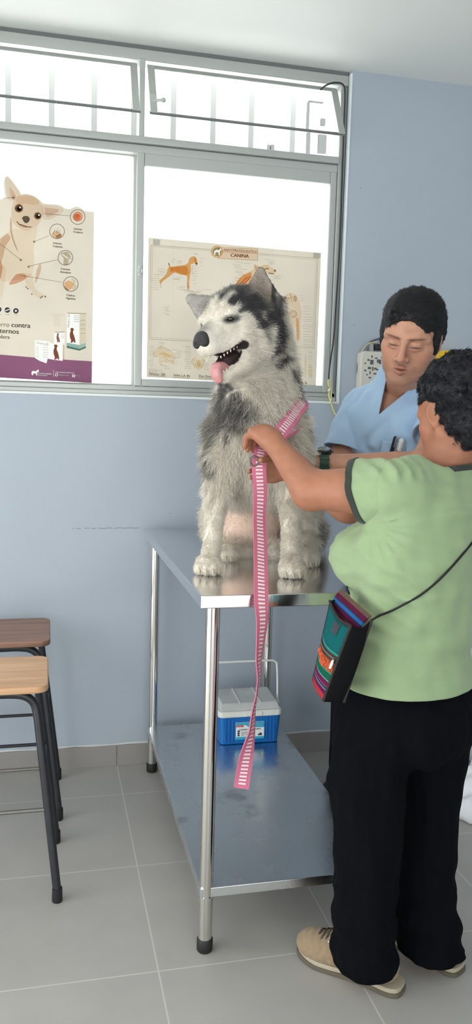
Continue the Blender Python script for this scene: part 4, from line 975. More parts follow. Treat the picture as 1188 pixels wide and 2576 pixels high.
flow = np.tile(-MHM[0]*.75+MHM[2]*.15, (len(hpv),1)); side = smooth01(np.abs(q[:,1]), .05, .08)*(1-smooth01(q[:,2], .04, .09)); flow = flow*(1-side[:,None])+(-MHM[2]*.8-MHM[0]*.5)*side[:,None]
front = smooth01(q[:,0], .03, .08); flow = flow+MHM[1]*.5*front[:,None]+MHM[2]*.4*front[:,None]
tang = flow-hn*(flow*hn).sum(1)[:,None]; dirs = tang/(np.linalg.norm(tang,axis=1)[:,None]+1e-6)+hn*(.17-.10*side)[:,None]
gl = np.where((q[:,1] < -.05)[:,None], np.array(srgb(52,54,58)), np.array(srgb(20,20,23)))  # strands on his right side painted greyer, standing in for highlights
ln = np.full(len(hpv), .013)*(1-.5*side)
hs = strands('strands', hpv, hf, np.where(np.max([blob(q, c_, np.array(r_)+.0035, .02) for c_, r_ in MC], 0) > .3, 0, 1.), ln, dirs, gl, 30000, 4, .0005, hairm, hb2, jit=.32, tip=.4, seed=9, wave=[Waves(.02,10,91+i) for i in range(3)], clump=.12); hs['kind'] = 'stuff'
# scrub top
scr = clothmat('blue_scrub', srgb(176,206,236), .85, 800)
mw1 = Waves(.11, 10, 101, (1.2,1.2,.6)); mw2 = Waves(.045, 10, 102, (1.2,1.2,.6))
d_l = nrm(mel_l-msl); d_r = nrm(mel_r-msr); hem_l = msl+d_l*.16; hem_r2 = msr+d_r*.15
vbot = at(953,1043,2.385)
def sfold(X):
    d = .0042*mw1(X)*.6+.0013*mw2(X)*.6
    for a, b_, amp in (((940,1120,2.40),(1050,985,2.40),.010),((905,1130,2.45),(925,990,2.46),.007),((1000,1130,2.38),(1060,1020,2.38),.009),((880,1070,2.5),(930,1000,2.5),.006),((900,1370,2.52),(905,1300,2.5),.006)):
        A, Bq = at(*a), at(*b_); ab = Bq-A; t = np.clip((X-A)@ab/(ab@ab),0,1); r_ = X-A-t[:,None]*ab; dd = np.linalg.norm(r_,axis=1); d = d+amp*np.exp(-(dd/.013)**2)-amp*.6*np.exp(-((dd-.026)/.012)**2)
    return d
def sbody(g):
    B = Body(); mtorso(B, g); B.ell(at(975,1480,2.60), (.170+g,.128+g,.14), MMx, k=.06)
    B.chain([(neckb+[0,0,-.03],.072+g),(at(1014,950,2.44),.066+g)], .03)
    B.disp = sfold; return B
def sslv(a_, d_, h_):
    B = Body(); B.chain([(a_-d_*.03,.056),(a_,.069),(h_,.070),(h_+d_*.05,.070)], .04); B.disp = sfold; return B
p, f = sbody(.014).mesh(.0048); p = relax(p, f, 1)
tl = lambda c: np.linalg.norm((c-hem_l)-d_l*((c-hem_l)@d_l)) < .10 and (c-hem_l)@d_l > -.04
t_r = lambda c: np.linalg.norm((c-hem_r2)-d_r*((c-hem_r2)@d_r)) < .10 and (c-hem_r2)@d_r > -.04
top = put_mesh('scrub_top', p, f, scr, man)
# neckline: a sloping cut behind, and the two edges of the V in front
vl, vr = at(1046,975,2.40), at(962,940,2.44)
nk = at(1012,962,2.47)
bk = nrm(np.array([-.30,-.45,1.0]))
cut_open(top, [((0,0,.80), (0,0,-1), None)], 0)
for a_, d_, h_, n_ in ((msl,d_l,hem_l,d_l),(msr,d_r,hem_r2,nrm(d_r+np.array([0,0,-.3])))):
    ps, fs_ = sslv(a_, d_, h_).mesh(.0045); so = put_mesh('sleeve', relax(ps,fs_,1), fs_, scr, top); cut_open(so, [(h_, n_, None)], .004)
bm = bmesh.new(); bm.from_mesh(top.data)
view = lambda c: np.array(c)-np.array([0,0,CAMH])
e1, e2, e3 = at(976,932,2.44), vbot, at(1092,930,2.36)        # V: right shoulder side, point, left shoulder side
mid_ = neckb+np.array([0,0,-.10])
vd = nrm(e2-np.array([0,0,CAMH]))
nV1 = nrm(np.cross(e1-e2, vd)); nV1 = nV1 if nV1@(e3-e2) > 0 else -nV1
nV2 = nrm(np.cross(e3-e2, vd)); nV2 = nV2 if nV2@(e1-e2) > 0 else -nV2
near_n = lambda c: np.linalg.norm(np.array(c)-neckb) < .27
for co, no in ((e2,nV1),(e2,nV2),(nk,bk)):
    fs = [x for x in bm.faces if near_n(x.calc_center_median())]; g = set(fs)
    for x in fs: g.update(x.edges); g.update(x.verts)
    bmesh.ops.bisect_plane(bm, geom=list(g), plane_co=Vector(co), plane_no=Vector(no))
rm = []
for x in bm.faces:
    c = np.array(x.calc_center_median())
    if not near_n(c): continue
    infront = (c-neckb)@Mf > -.02
    if (infront and (c-e2)@nV1 > 0 and (c-e2)@nV2 > 0 and c[2] > e2[2]-.002) or ((c-nk)@bk > 0 and (c-neckb)@Mf < .035 and np.linalg.norm((c-nk)[:2]) < .11): rm.append(x)
bmesh.ops.delete(bm, geom=rm, context='FACES'); bm.to_mesh(top.data); bm.free()
md = top.modifiers.new('cloth','SOLIDIFY'); md.thickness = .004; md.offset = -1
# breast pocket with a pen and a small case
pc = at(968,1150,2.385)
scrd = clothmat('blue_scrub_pocket', srgb(168,198,230), .85, 800)
# trousers and shoes
B = Body(); B.ell(at(985,1480,2.63), (.150,.11,.12), MMx, k=.05)
B.chain([(at(985,1440,2.64)+[-.03,.02,-.06],.10),(np.array([1.105,2.74,.50]),.072),(footR+[0,0,.02],.062)], .03); B.chain([(at(985,1440,2.62)+[.09,-.03,-.06],.10),(np.array([1.20,2.64,.50]),.075),(footL+[0,0,.02],.062)], .03)
B.disp = lambda X: .003*tw1(X)*.6
p, f = B.mesh(.008); o = put_mesh('trousers', relax(p,f,1), f, clothmat('navy_trousers', srgb(20,21,30), .85, 800, sheen=0), man); cut_open(o, [((0,0,.035),(0,0,-1),None)], .004)
shoem = mat('black_shoe', srgb(26,26,28), .45)
for fo, d in ((footR,(-.62,-.6,0)),(footL,(-.55,-.75,0))):
    d = nrm(d); B = Body(); g0 = np.array([fo[0],fo[1],0]); B.chain([(g0-d*.05+[0,0,.045],.04),(g0+d*.10+[0,0,.04],.042),(g0+d*.17+[0,0,.032],.034)], .02); B.chain([(g0-d*.02+[0,0,.05],.04),(g0+[0,0,.10],.04)], .02)
    p, f = B.mesh(.006); p[:,2] = np.maximum(p[:,2], .001); put_mesh('shoe', p, f, shoem, man)
# ------------------------------------------------------------------ leash, harness, watch, bag and the small things
from mathutils.bvhtree import BVHTree
def bvh_of(*obs):
    V = []; Fc = []
    for o in obs:
        n = len(V); M = o.matrix_world; 
        V += [tuple(v.co) for v in o.data.vertices]; Fc += [tuple(i+n for i in q.vertices) for q in o.data.polygons]
    return BVHTree.FromPolygons(V, Fc)
def onto(bv, px_, py_, off=0.):          # where the line of sight through a pixel meets a body, lifted off its surface
    d = nrm(CF+CR*((px_-W/2)/FPX)-CU*((py_-H/2)/FPX)); o = np.array([0,0,CAMH])
    hit = bv.ray_cast(Vector(o), Vector(d))
    return None if hit[0] is None else np.array(hit[0])-d*off
pinkm = mat('pink_webbing', srgb(206,112,140), .75, bump=.3, bscale=900); pinkw = mat('white_stitch', srgb(236,216,220), .8)
def strap(name, pts, sides, hw, parent, rungs=True, th=.0012, period=.0098, flip=1):
    P = [np.array(p,float) for p in pts]; b = MB(); b.mi = 0; b.ribbon(P, hw, np.array(sides), th)
    if rungs:
        b.mi = 1; L = np.cumsum([0]+[np.linalg.norm(P[i+1]-P[i]) for i in range(len(P)-1)])
        def ev(s):
            i = min(max(int(np.searchsorted(L, s))-1, 0), len(P)-2); t = (s-L[i])/(L[i+1]-L[i]+1e-9); t_ = nrm(P[i+1]-P[i]); sd = np.array(sides[i])*(1-t)+np.array(sides[i+1])*t; sd = nrm(sd-t_*(sd@t_)); return P[i]*(1-t)+P[i+1]*t, sd, np.cross(t_, sd)
        s = .012
        while s < L[-1]-.012:
            for sg in (1,-1):
                a, sd, n = ev(s); c, sd2, n2 = ev(s+period*.5); o_ = (th+.0007)*sg
                b.add([a-sd*hw*.48+n*o_, a+sd*hw*.48+n*o_, c+sd2*hw*.48+n2*o_, c-sd2*hw*.48+n2*o_], [(0,1,2,3)])
            s += period
    o = b.build(name, [pinkm, pinkw], parent); return o
ld = [(662,1112,2.12,.3),(657,1138,2.080,.2),(652,1175,2.060,.05),(655,1240,2.045,.35),(653,1300,2.03,.6),(655,1360,2.0,.55),(656,1420,1.96,.5),(657,1480,1.925,.4),(658,1520,1.905,.45),(660,1560,1.895,.7),(656,1610,1.89,.95),(651,1660,1.885,1.2),(652,1700,1.885,1.32),(646,1745,1.885,1.42),(638,1790,1.88,1.3),(634,1835,1.88,1.15),(627,1870,1.88,.8),(617,1920,1.88,.3),(607,1983,1.885,.0)]
pts = [at(a,b_,Y) for a,b_,Y,t in ld]; tw = [t for *_,t in ld]
fine = bez(pts, 4); twf = np.interp(np.linspace(0,len(tw)-1,len(fine)), range(len(tw)), tw)
lsh = thing('leash', 'pink webbing leash with white ladder stripe hanging from the woman\'s hands', 'leash', pts[0])
strap('webbing', fine, [hr*math.cos(t)+hc*math.sin(t) for t in twf], .0192, lsh)
dark_metal = mat('dark_metal', (.12,.11,.11), .35, metal=.9)
rc = at(640,1160,2.062); b = MB(); b.tube([rc+hr*.011*math.cos(a)+Zup*.013*math.sin(a) for a in np.linspace(0,2*PI,21)], .0024, 8, cap=False); b.build('ring', dark_metal, lsh, smooth=True)
# harness on the dog
dbv = bvh_of(body)
har = thing('dog_harness', 'pink striped harness strap across the husky\'s shoulder', 'harness', at(735,1050,2.3))
sp = []
for a, c, off in ((772,1000,.012),(762,1012,.030),(750,1028,.038),(735,1050,.040),(718,1072,.040),(700,1095,.038),(684,1112,.034),(668,1128,.024)):
    q = onto(dbv, min(a,752), c, off); q = at(a, c, q[1]); sp.append(q)
sp[0] += [0,.05,0]
sd0 = nrm(hr*.80-Zup*.35*-1)
strap('shoulder_strap', bez(sp,3), [nrm(hr*.84-Zup*.54)]*len(bez(sp,3)), .0205, har)
sp2 = [at(757,1062,sp[2][1]+.02), at(742,1078,sp[3][1]+.004), at(722,1090,sp[4][1]-.004), at(704,1103,sp[5][1]-.004), at(688,1118,sp[5][1]-.002)]
strap('fold_strap', bez(sp2,4), [nrm(hr*.55-Zup*.83)]*len(bez(sp2,4)), .0135, har)
gp = [at(530,1143,2.33)+[.005,0,0], at(512,1141,2.36), at(505,1140,2.40), at(512,1138,2.47)]
strap('girth_strap', bez(gp,4), [Zup]*len(bez(gp,4)), .019, har, period=.011)
# wrist watch of the vet
wt = thing('wristwatch', 'dark green wristwatch with black case on the vet\'s wrist', 'watch', mwr_l)
ax = nrm(mwr_l-mel_l); wc = mwr_l-ax*.004; n1 = nrm(Zup-ax*(Zup@ax)); n2 = np.cross(ax, n1)
grn = mat('green_rubber', srgb(20,62,44), .5)
ring = []
for a in np.linspace(0,2*PI,33): ring.append(wc+n1*math.cos(a)*.0285+n2*math.sin(a)*.031)
b = MB(); b.ribbon(ring, .0135, [ax]*33, .0026); b.build('strap', grn, wt, smooth=True)
for k in (.6,.8,1.0):
    a = k*PI/1.6; c = wc+(n1*math.cos(a)*.032-n2*math.sin(a)*.0345)*1.0; b = MB(); b.ribbon([c-n1*.003*math.sin(a)-n2*.003*math.cos(a), c+n1*.003*math.sin(a)+n2*.003*math.cos(a)], .0145, [ax]*2, .0018); b.build('strap_loop', grn, wt)
cn = nrm(n1*.86-n2*-.0-hc*.3); cc0 = wc+n1*.030; t1 = nrm(np.cross(cn, ax)); 
b = MB(); b.tube([cc0-cn*.003, cc0+cn*.004, cc0+cn*.010, cc0+cn*.0115], [.020,.0225,.021,.018], 24); cs = b.build('case', mat('watch_black', srgb(20,22,24), .35), wt, smooth=True)
b = MB(); b.tube([cc0+cn*.0115, cc0+cn*.0122], .0165, 24); b.build('glass', mat('watch_glass', srgb(120,128,134), .08, spec=.9), cs, smooth=True)
b = MB(); b.tube([cc0+cn*.004+ax*-.020, cc0+cn*.004+ax*-.027], .004, 10); b.build('crown', dark_metal, cs, smooth=True)
# pocket of the scrub top and what is in it
sbv = bvh_of(top)
def drape(name, quad, nu, nv, off, m_, parent, bv, th=.0):
    vs = []
    for j in range(nv+1):
        for i in range(nu+1):
            u, v = i/nu, j/nv; q = (np.array(quad[0])*(1-u)+np.array(quad[1])*u)*(1-v)+(np.array(quad[3])*(1-u)+np.array(quad[2])*u)*v
            p_ = onto(bv, q[0], q[1], off); vs.append(p_ if p_ is not None else vs[-1])
    b = MB(); b.add(vs, [(j*(nu+1)+i, j*(nu+1)+i+1, (j+1)*(nu+1)+i+1, (j+1)*(nu+1)+i) for j in range(nv) for i in range(nu)])
    o = b.build(name, m_, parent, smooth=True)
    if th: md = o.modifiers.new('cloth','SOLIDIFY'); md.thickness = th; md.offset = 0
    return o
drape('pocket', [(962,1106),(1022,1118),(1012,1178),(950,1168)], 10, 10, .004, scr, top, sbv, .003)
def inpocket(a, c, r, off, name, label, cat, mats, flat=None):
    p0 = onto(sbv, *a, off); p1 = onto(sbv, *c, off); t = thing(name, label, cat, p1); return p0, p1, t
p0, p1, t = inpocket((996,1098),(984,1142), .005, .012, 'marker_pen', 'black marker pen in the breast pocket of the blue scrubs', 'pen', None)
b = MB(); b.tube([p0, p0*.9+p1*.1, p1], [.0045,.0062,.0062], 12); b.build('barrel', mat('pen_black', srgb(24,24,28), .4), t, smooth=True)
b = MB(); b.tube([p0-[0,.008,0], p0*.4+p1*.6-[0,.008,0]], .0016, 8); b.build('clip', mat('pen_clip', srgb(190,190,190), .3, metal=.6), t, smooth=True)
p0, p1, t = inpocket((1012,1104),(1000,1148), .007, .012, 'thermometer_case', 'white thermometer case with red marking in the breast pocket beside the pen', 'case', None)
b = MB(); b.tube([p0, p0*.92+p1*.08, p0*.5+p1*.5, p1], [.005,.0085,.0085,.0085], 12); b.build('tube', mat('case_white', srgb(226,226,228), .35), t, smooth=True)
b = MB(); b.tube([p0*.35+p1*.65, p0*.25+p1*.75], .0088, 12); b.build('red_band', mat('case_red', srgb(190,70,70), .5), t, smooth=True)
# the woman's shoulder bag
bagk = clothmat('bag_black', srgb(20,20,22), .9, 600, sheen=0); bagg = clothmat('bag_piping', srgb(56,52,50), .9, 600, sheen=0)
bag = thing('shoulder_bag', 'small woven shoulder bag with bright stripes and black sides on the woman\'s hip', 'bag', at(860,1640,1.68))
NT, NB = at(884,1574,1.615), at(814,1764,1.615); FT, FB = at(831,1512,1.745), at(786,1712,1.745)
BT, BB = at(934,1560,1.625), at(864,1766,1.625); bd = BT-NT; bd2 = BB-NB
NS, NV = 9, 24
def fpt(u, v, out=0.):       # u: near edge to far edge, v: top to bottom
    a = NT*(1-u)+FT*u; c = NB*(1-u)+FB*u; a = a-Zup*.012*math.sin(PI*u)*(1-v)
    p_ = a*(1-v)+c*v; bul = math.sin(PI*min(1,max(0,u)))*.012*(.4+math.sin(PI*v)*.6); n_ = nrm(np.cross(FT-NT, NB-NT)); n_ = n_ if n_@hr < 0 else -n_
    return p_+n_*(bul+out)
def sheet(f, nu, nv): return [f(i/nu, j/nv) for j in range(nv+1) for i in range(nu+1)], [(j*(nu+1)+i, j*(nu+1)+i+1, (j+1)*(nu+1)+i+1, (j+1)*(nu+1)+i) for j in range(nv) for i in range(nu)]
stripes = [(0,.03,(70,66,64)),(.03,.40,(22,112,116)),(.40,.43,(60,170,160)),(.43,.52,(86,78,74)),(.52,.655,(214,104,58)),(.655,.675,(60,170,140)),(.675,.755,(24,112,88)),(.755,.77,(120,200,180)),(.77,.83,(128,34,86)),(.83,.842,(196,90,150)),(.842,.865,(50,56,90)),(.865,.88,(110,186,180)),(.88,.925,(120,30,84)),(.925,.94,(180,60,120)),(.94,1.0,(214,62,66))]
smats = []
b = MB()
for k, (v0, v1, c) in enumerate(stripes):
    smats.append(clothmat('weave_%d' % k, srgb(*[x*.8 for x in c]), .9, 500, .4, sheen=0)); b.mi = k
    vs, fs = sheet(lambda u, v: fpt(u, v0+(v1-v0)*v+.03*(v0+(v1-v0)*v)*(1-(v0+(v1-v0)*v))*math.sin(u*3)), NS, max(2,int((v1-v0)*NV))); b.add(vs, fs)
fp = b.build('front_panel', smats, bag)
md = fp.modifiers.new('cloth','SOLIDIFY'); md.thickness = .003; md.offset = -1; md.use_rim = True
for q in fp.data.polygons: q.use_smooth = True
orn = MB()
r_ = np.random.default_rng(4)
for i in range(46): u, v = r_.uniform(.08,.92), r_.uniform(.53,.645); c = fpt(u,v,.0016); orn.sphere(c, r_.uniform(.002,.0042), 5, 4)
orn.build('embroidery', clothmat('orange_wool', srgb(196,84,44), .95, 400, .3), fp, smooth=True)
vs, fs = sheet(lambda u, v: fpt(.30+.25*u, .06+.15*v, .0015), 4, 4); b = MB(); b.add(vs, fs); b.build('closure_patch', clothmat('closure', srgb(40,46,54), .95, 400, .4), fp)
b = MB(); b.tube([fpt(u, .475, .002) for u in np.linspace(.08,.95,12)], .0016, 6); zp = b.build('zip', mat('zip_metal', (.25,.24,.23), .4, metal=.8), fp, smooth=True)
b = MB(); q0 = fpt(.07,.485,.006); b.tube([q0, q0+(NB-NT)*.05, q0+(NB-NT)*.115], [.0025,.0038,.0030], 8); b.build('zip_pull', mat('zip_pull_white', srgb(225,225,222), .35, metal=.3), zp, smooth=True)
def gus(u, v): # side gusset that faces the camera
    a = NT+bd*u-Zup*.010*math.sin(PI*u); c = NB+bd2*u; return a*(1-v)+c*v+np.array([0,-.004*math.sin(PI*u)-.006*math.sin(PI*v),0])
vs, fs = sheet(gus, 6, 14); b = MB(); b.add(vs, fs)
g_ = b.build('side_panel', bagk, bag, smooth=True); md = g_.modifiers.new('cloth','SOLIDIFY'); md.thickness = .003; md.offset = 0
FTb, FBb = FT+bd, FB+bd2
vs, fs = sheet(lambda u, v: (FT+bd*u)*(1-v)+(FB+bd2*u)*v, 4, 8); b = MB(); b.add(vs, fs); g_ = b.build('side_panel', bagk, bag, smooth=True); md = g_.modifiers.new('cloth','SOLIDIFY'); md.thickness = .003; md.offset = 0
vs, fs = sheet(lambda u, v: (NB+bd2*v)*(1-u)+(FB+bd2*v)*u, 4, 4); b = MB(); b.add(vs, fs); g_ = b.build('bottom_panel', bagk, bag); md = g_.modifiers.new('cloth','SOLIDIFY'); md.thickness = .003; md.offset = 0
top_up = np.array([.0,.0,.010])
def back(u, v): a = (BT+top_up*1.0)*(1-u)+(FTb+top_up*1.25+np.array([-.02,0,.004]))*u; c = BB*(1-u)+FBb*u; return a*(1-v)+c*v+np.array([-.018*math.sin(PI*min(1,v*3))*(v < .34),0,0])
bs = [(0,.035,(120,96,84)),(.035,.075,(104,34,66)),(.075,.085,(60,60,110)),(.085,.115,(52,120,190)),(.115,.125,(40,60,110)),(.125,.18,(110,34,72)),(.18,.19,(206,110,140)),(.19,.30,(96,34,62)),(.30,1,(38,38,42))]
b = MB(); bm_ = []
for k, (v0, v1, c) in enumerate(bs):
    bm_.append(clothmat('flap_%d' % k, srgb(*[x*.8 for x in c]), .9, 500, .4, sheen=0)); b.mi = k; vs, fs = sheet(lambda u, v: back(u, v0+(v1-v0)*v), 8, 4); b.add(vs, fs)
bp_ = b.build('back_flap', bm_, bag); md = bp_.modifiers.new('cloth','SOLIDIFY'); md.thickness = .005; md.offset = 0
for nm, path in (('piping', [fpt(0,v,.001) for v in np.linspace(0,1,16)]), ('piping', [BT*(1-v)+BB*v+np.array([0,-.003,0]) for v in np.linspace(0,1,12)]), ('piping', [fpt(u,0,.001) for u in np.linspace(0,1,10)])):
    b = MB(); b.tube(path, .0034, 8); b.build(nm, bagg, bag, smooth=True)
wbv = bvh_of(sh, *[c for c in sh.children if c.name.startswith('sleeve') and 'trim' not in c.name])
cord = [BT+np.array([0,-.002,.0])]
for a, c in ((955,1549),(985,1537),(1020,1519),(1060,1496),(1100,1464),(1130,1434),(1160,1400),(1185,1370)):
    q = onto(wbv, a, c, .006); cord.append(q if q is not None else cord[-1])
chest = at(1040,1400,1.77); shR = at(1172,1196,1.885)
def snap(p, off=.005):
    l_, n_, *_ = wbv.find_nearest(Vector(p)); l_, n_ = np.array(l_), np.array(n_); n_ = n_ if n_@(np.array(p)-l_) > 0 else -n_; return l_+n_*off
ctrl = [cord[-1], cord[-1]*.5+shR*.5-Wf*.06, shR-Wf*.05+[0,0,.05], shR+[0,0,.06], shR+Wf*.07+[0,0,.03], chest+Wf*.20-Wl*.05+[0,0,.10], chest+Wf*.22+Wl*.06+[0,0,.0]]
cord += [snap(q) for q in bez(ctrl,4)[1:]]
cord += [at(880,1445,1.83), at(873,1478,1.78), FTb+top_up*.6]
cd_ = MB(); cd_.tube(bez(cord,3), .0026, 8); cd_.build('cord', mat('black_cord', srgb(16,18,18), .7), bag, smooth=True)
# ------------------------------------------------------------------ on the wall behind the vet
offw = mat('offwhite_plastic', srgb(214,210,198), .45); dk_ = mat('grey_mark', srgb(96,96,98), .6)
rt = thing('wall_unit', 'off-white rounded plastic wall unit with scattered grey marks behind the vet', 'wall unit', at(945,930,D))
a0 = at(910,882,D-.05); a1 = at(1003,990,D-.05)
pl = rrect(a0[0],a1[2],a1[0],a0[2],.02,6); n = len(pl)
q = MB(); q.add([(x,D-.05,z) for x,z in pl]+[(x,D-.0005,z) for x,z in pl], [tuple(range(n))[::-1], tuple(range(n,2*n))]+[(i,(i+1)%n,n+(i+1)%n,n+i) for i in range(n)]); q.build('cover', offw, rt, bevel=.005)
q = MB()
for x, y, w_, h_ in ((935,894,3,6),(925,903,5,5),(932,905,8,12),(944,899,6,4),(949,904,10,9),(918,912,3,4),(926,923,8,6),(937,923,3,10),(942,925,6,5),(947,928,9,4),(955,921,5,7),(917,930,5,4),(930,934,3,7),(922,941,4,3),(954,912,5,4),(940,938,7,4),(950,940,4,4),(928,948,6,4),(960,897,5,5),(962,930,6,4)):
    c0, c1 = at(x,y,D-.0506), at(x+w_,y+h_,D-.0506); q.box((c0[0],D-.0508,c1[2]), (c1[0],D-.0498,c0[2]))
q.build('printed_marks', dk_, rt)
q = MB(); c0 = at(942,868,D-.03); q.box((c0[0],D-.045,c0[2]-.018), (c0[0]+.05,D-.012,c0[2]+.004)); q.build('plug', mat('plug_black', srgb(30,30,32), .5), rt, bevel=.003)
q = MB(); c0 = at(932,868,D-.03); q.box((c0[0],D-.035,c0[2]-.03), (c0[0]+.014,D-.012,c0[2]+.004)); q.build('bracket', mat('bracket_grey', srgb(160,162,160), .5), rt, bevel=.002)
for col, pts_, nm, lb in ((srgb(72,66,92), ((960,850),(930,862),(908,890),(900,920),(901,950),(908,985)), 'cable', 'dark violet cable looping round the left side of the off-white wall unit'), (srgb(196,190,150), ((950,860),(925,866),(909,888),(905,912),(908,940),(916,975)), 'cable', 'pale yellowish cable looping round the left side of the off-white wall unit')):
    q = MB(); q.tube(bez([at(a,c,D-.012-.012*(nm == 'cable' and col[0] > .3)) for a,c in pts_],6), .0026 if col[0] < .3 else .0032, 8); tag(q.build(nm, mat('cable_%d' % int(col[0]*1000), col, .5), smooth=True), lb, 'cable')
yel = [mat('carton_yellow', srgb(236,192,40), .5), mat('carton_side', srgb(226,178,36), .5), mat('carton_ink', srgb(64,40,16), .6)]
ca = at(1117,881,D-.075); cb = at(1157,965,D-.075); x0c, x1c, z1c, z0c = ca[0], cb[0], ca[2], cb[2]
ct = thing('medicine_carton', 'yellow medicine carton on the wall behind the vet\'s shoulder', 'carton', ((x0c+x1c)/2,D-.04,z0c))
q = MB(); q.box((x0c,D-.075,z0c), (x1c,D-.002,z1c)); q.build('carton', yel[0], ct, bevel=.0012)
q = MB(); put_text(q, 'Emicina', (x0c+.004,D-.0756,z1c-.0135), X_, Z_, .0085, (x1c-x0c)*.86, .0004)
for k, (u0, u1, y_) in enumerate(((.4,.9,.021),(.08,.88,.027),(.25,.65,.034),(.2,.72,.0395),(.08,.3,.046),(.08,.32,.050),(.08,.30,.054),(.08,.5,.060))):
    wd = x1c-x0c; q.box((x0c+wd*u0,D-.0757,z1c-y_-.0012), (x0c+wd*u1,D-.0752,z1c-y_))
q.build('printing', yel[2], ct)
q = MB(); q.box((x0c-.12,D-.10,z0c-.012), (x1c+.14,D-.0005,z0c-.0005)); s_ = thing('wall_shelf', 'narrow white wall shelf under the yellow carton, behind the vet', 'shelf', (x0c,D-.05,z0c-.012)); q.build('board', whm, s_, bevel=.002)
for xx in (x0c-.09, x1c+.11): q = MB(); q.box((xx,D-.08,z0c-.02), (xx+.012,D-.0005,z0c-.012)); q.box((xx,D-.012,z0c-.07), (xx+.012,D-.0005,z0c-.012)); q.build('bracket', whm, s_)
# black cable down the window jamb and the yellow cord tied to it
q = MB(); q.tube(bez([at(a,c,Y) for a,c,Y in ((806,226,D+.005),(822,214,D-.012),(842,208,D-.016),(862,212,D-.014),(868,232,D-.006),(866,300,D+.004),(862,420,D+.004),(856,600,D+.002),(846,760,D+.0),(840,850,D-.002),(834,892,D-.006),(829,930,D-.008),(827,958,D-.009))],6), .0032, 8)
tag(q.build('cable', mat('cable_black', srgb(36,38,40), .5), smooth=True), 'black cable running down the right jamb of the window', 'cable')
yc = thing('cord', 'pale yellow cord knotted at the lower window corner', 'cord', at(828,970,D-.01)); ym = mat('cord_yellow', srgb(220,214,140), .6)
q = MB(); q.tube(bez([at(a,c,D-.010) for a,c in ((827,954),(829,962),(832,978),(829,984),(828,996),(833,1012),(840,1034),(852,1052),(868,1062))],6), .0034, 8); q.build('strand', ym, yc, smooth=True)
q = MB(); q.tube(bez([at(a,c,D-.014) for a,c in ((826,956),(827,970),(833,980),(834,1000),(832,1014))],6), .0026, 8); q.build('strand', ym, yc, smooth=True)
q = MB(); q.sphere(at(829,981,D-.016), (.007,.005,.007), 10, 8); q.build('knot', mat('tape_white', srgb(230,226,206), .6), yc, smooth=True)
# ------------------------------------------------------------------ white cloths at the right edge
wcl = clothmat('white_cloth', srgb(226,228,234), .85, 700)
def cloth(label, build, seed, h=.006, cut=None):
    B = Body(); build(B); w_ = Waves(.09, 8, seed, (1.5,1.5,.5)); B.disp = lambda X: .008*w_(X)*.6
    p_, f_ = B.mesh(h); p_ = relax(p_, f_, 1)
    if cut is not None: p_[:,2] = np.maximum(p_[:,2], cut)
    return tag(put_mesh('white_cloth', p_, f_, wcl), label, 'cloth', None)
cloth('white cloth hanging at the right edge beside the woman\'s hip', lambda B: B.chain([(at(1205,1640,2.6),.03),(at(1198,1730,2.6),.048),(at(1207,1788,2.6),.035)], .02).chain([(at(1225,1640,2.6),.04),(at(1255,1800,2.6),.05),(at(1300,2010,2.6),.06)], .03), 201)
def low(B):
    B.chain([(at(1215,1915,2.62),.035),(at(1190,1985,2.55),.06),(at(1175,2030,2.52),.055)], .04); B.chain([(at(1150,1996,2.52),.016),(at(1158,2040,2.50),.022),(at(1230,2040,2.47),.04)], .03)
cloth('large white cloth gathered on the floor at the right edge', low, 202, cut=.002)
def low2(B): B.chain([(at(1163,1898,2.96),.014),(at(1185,1897,2.96),.024),(at(1225,1893,2.96),.03)], .02); 
cloth('small crumpled white cloth on the floor near the far wall', low2, 203, .005, .002)
# ------------------------------------------------------------------ two posters taped to the glass, lit from behind
def papermat(name, col, t=.62):
    m = bpy.data.materials.new(name); m.use_nodes = True; nt = m.node_tree; N = nt.nodes; L = nt.links; N.remove(N['Principled BSDF'])
    d = N.new('ShaderNodeBsdfDiffuse'); tl = N.new('ShaderNodeBsdfTranslucent'); mx = N.new('ShaderNodeMixShader'); mx.inputs[0].default_value = t
    n = N.new('ShaderNodeTexNoise'); n.inputs['Scale'].default_value = 5; tc = N.new('ShaderNodeTexCoord'); L.new(tc.outputs['Object'], n.inputs['Vector'])
    cr = N.new('ShaderNodeValToRGB'); cr.color_ramp.elements[0].position = .35; cr.color_ramp.elements[1].position = .65
    cr.color_ramp.elements[0].color = (*[c*.94 for c in col],1); cr.color_ramp.elements[1].color = (*col,1); L.new(n.outputs['Fac'], cr.inputs[0])
    for s in (d,tl): L.new(cr.outputs[0], s.inputs['Color'])
    L.new(d.outputs[0], mx.inputs[1]); L.new(tl.outputs[0], mx.inputs[2]); L.new(mx.outputs[0], N['Material Output'].inputs[0]); return m
INK = {}
def ink(c):       # printing ink: a thin colour filter over the paper
    c = tuple(c)
    if c not in INK:
        m = bpy.data.materials.new('ink'); m.use_nodes = True; nt = m.node_tree; N = nt.nodes; N.remove(N['Principled BSDF']); t = N.new('ShaderNodeBsdfTransparent'); t.inputs['Color'].default_value = (*c,1); nt.links.new(t.outputs[0], N['Material Output'].inputs[0]); INK[c] = m
    return INK[c]
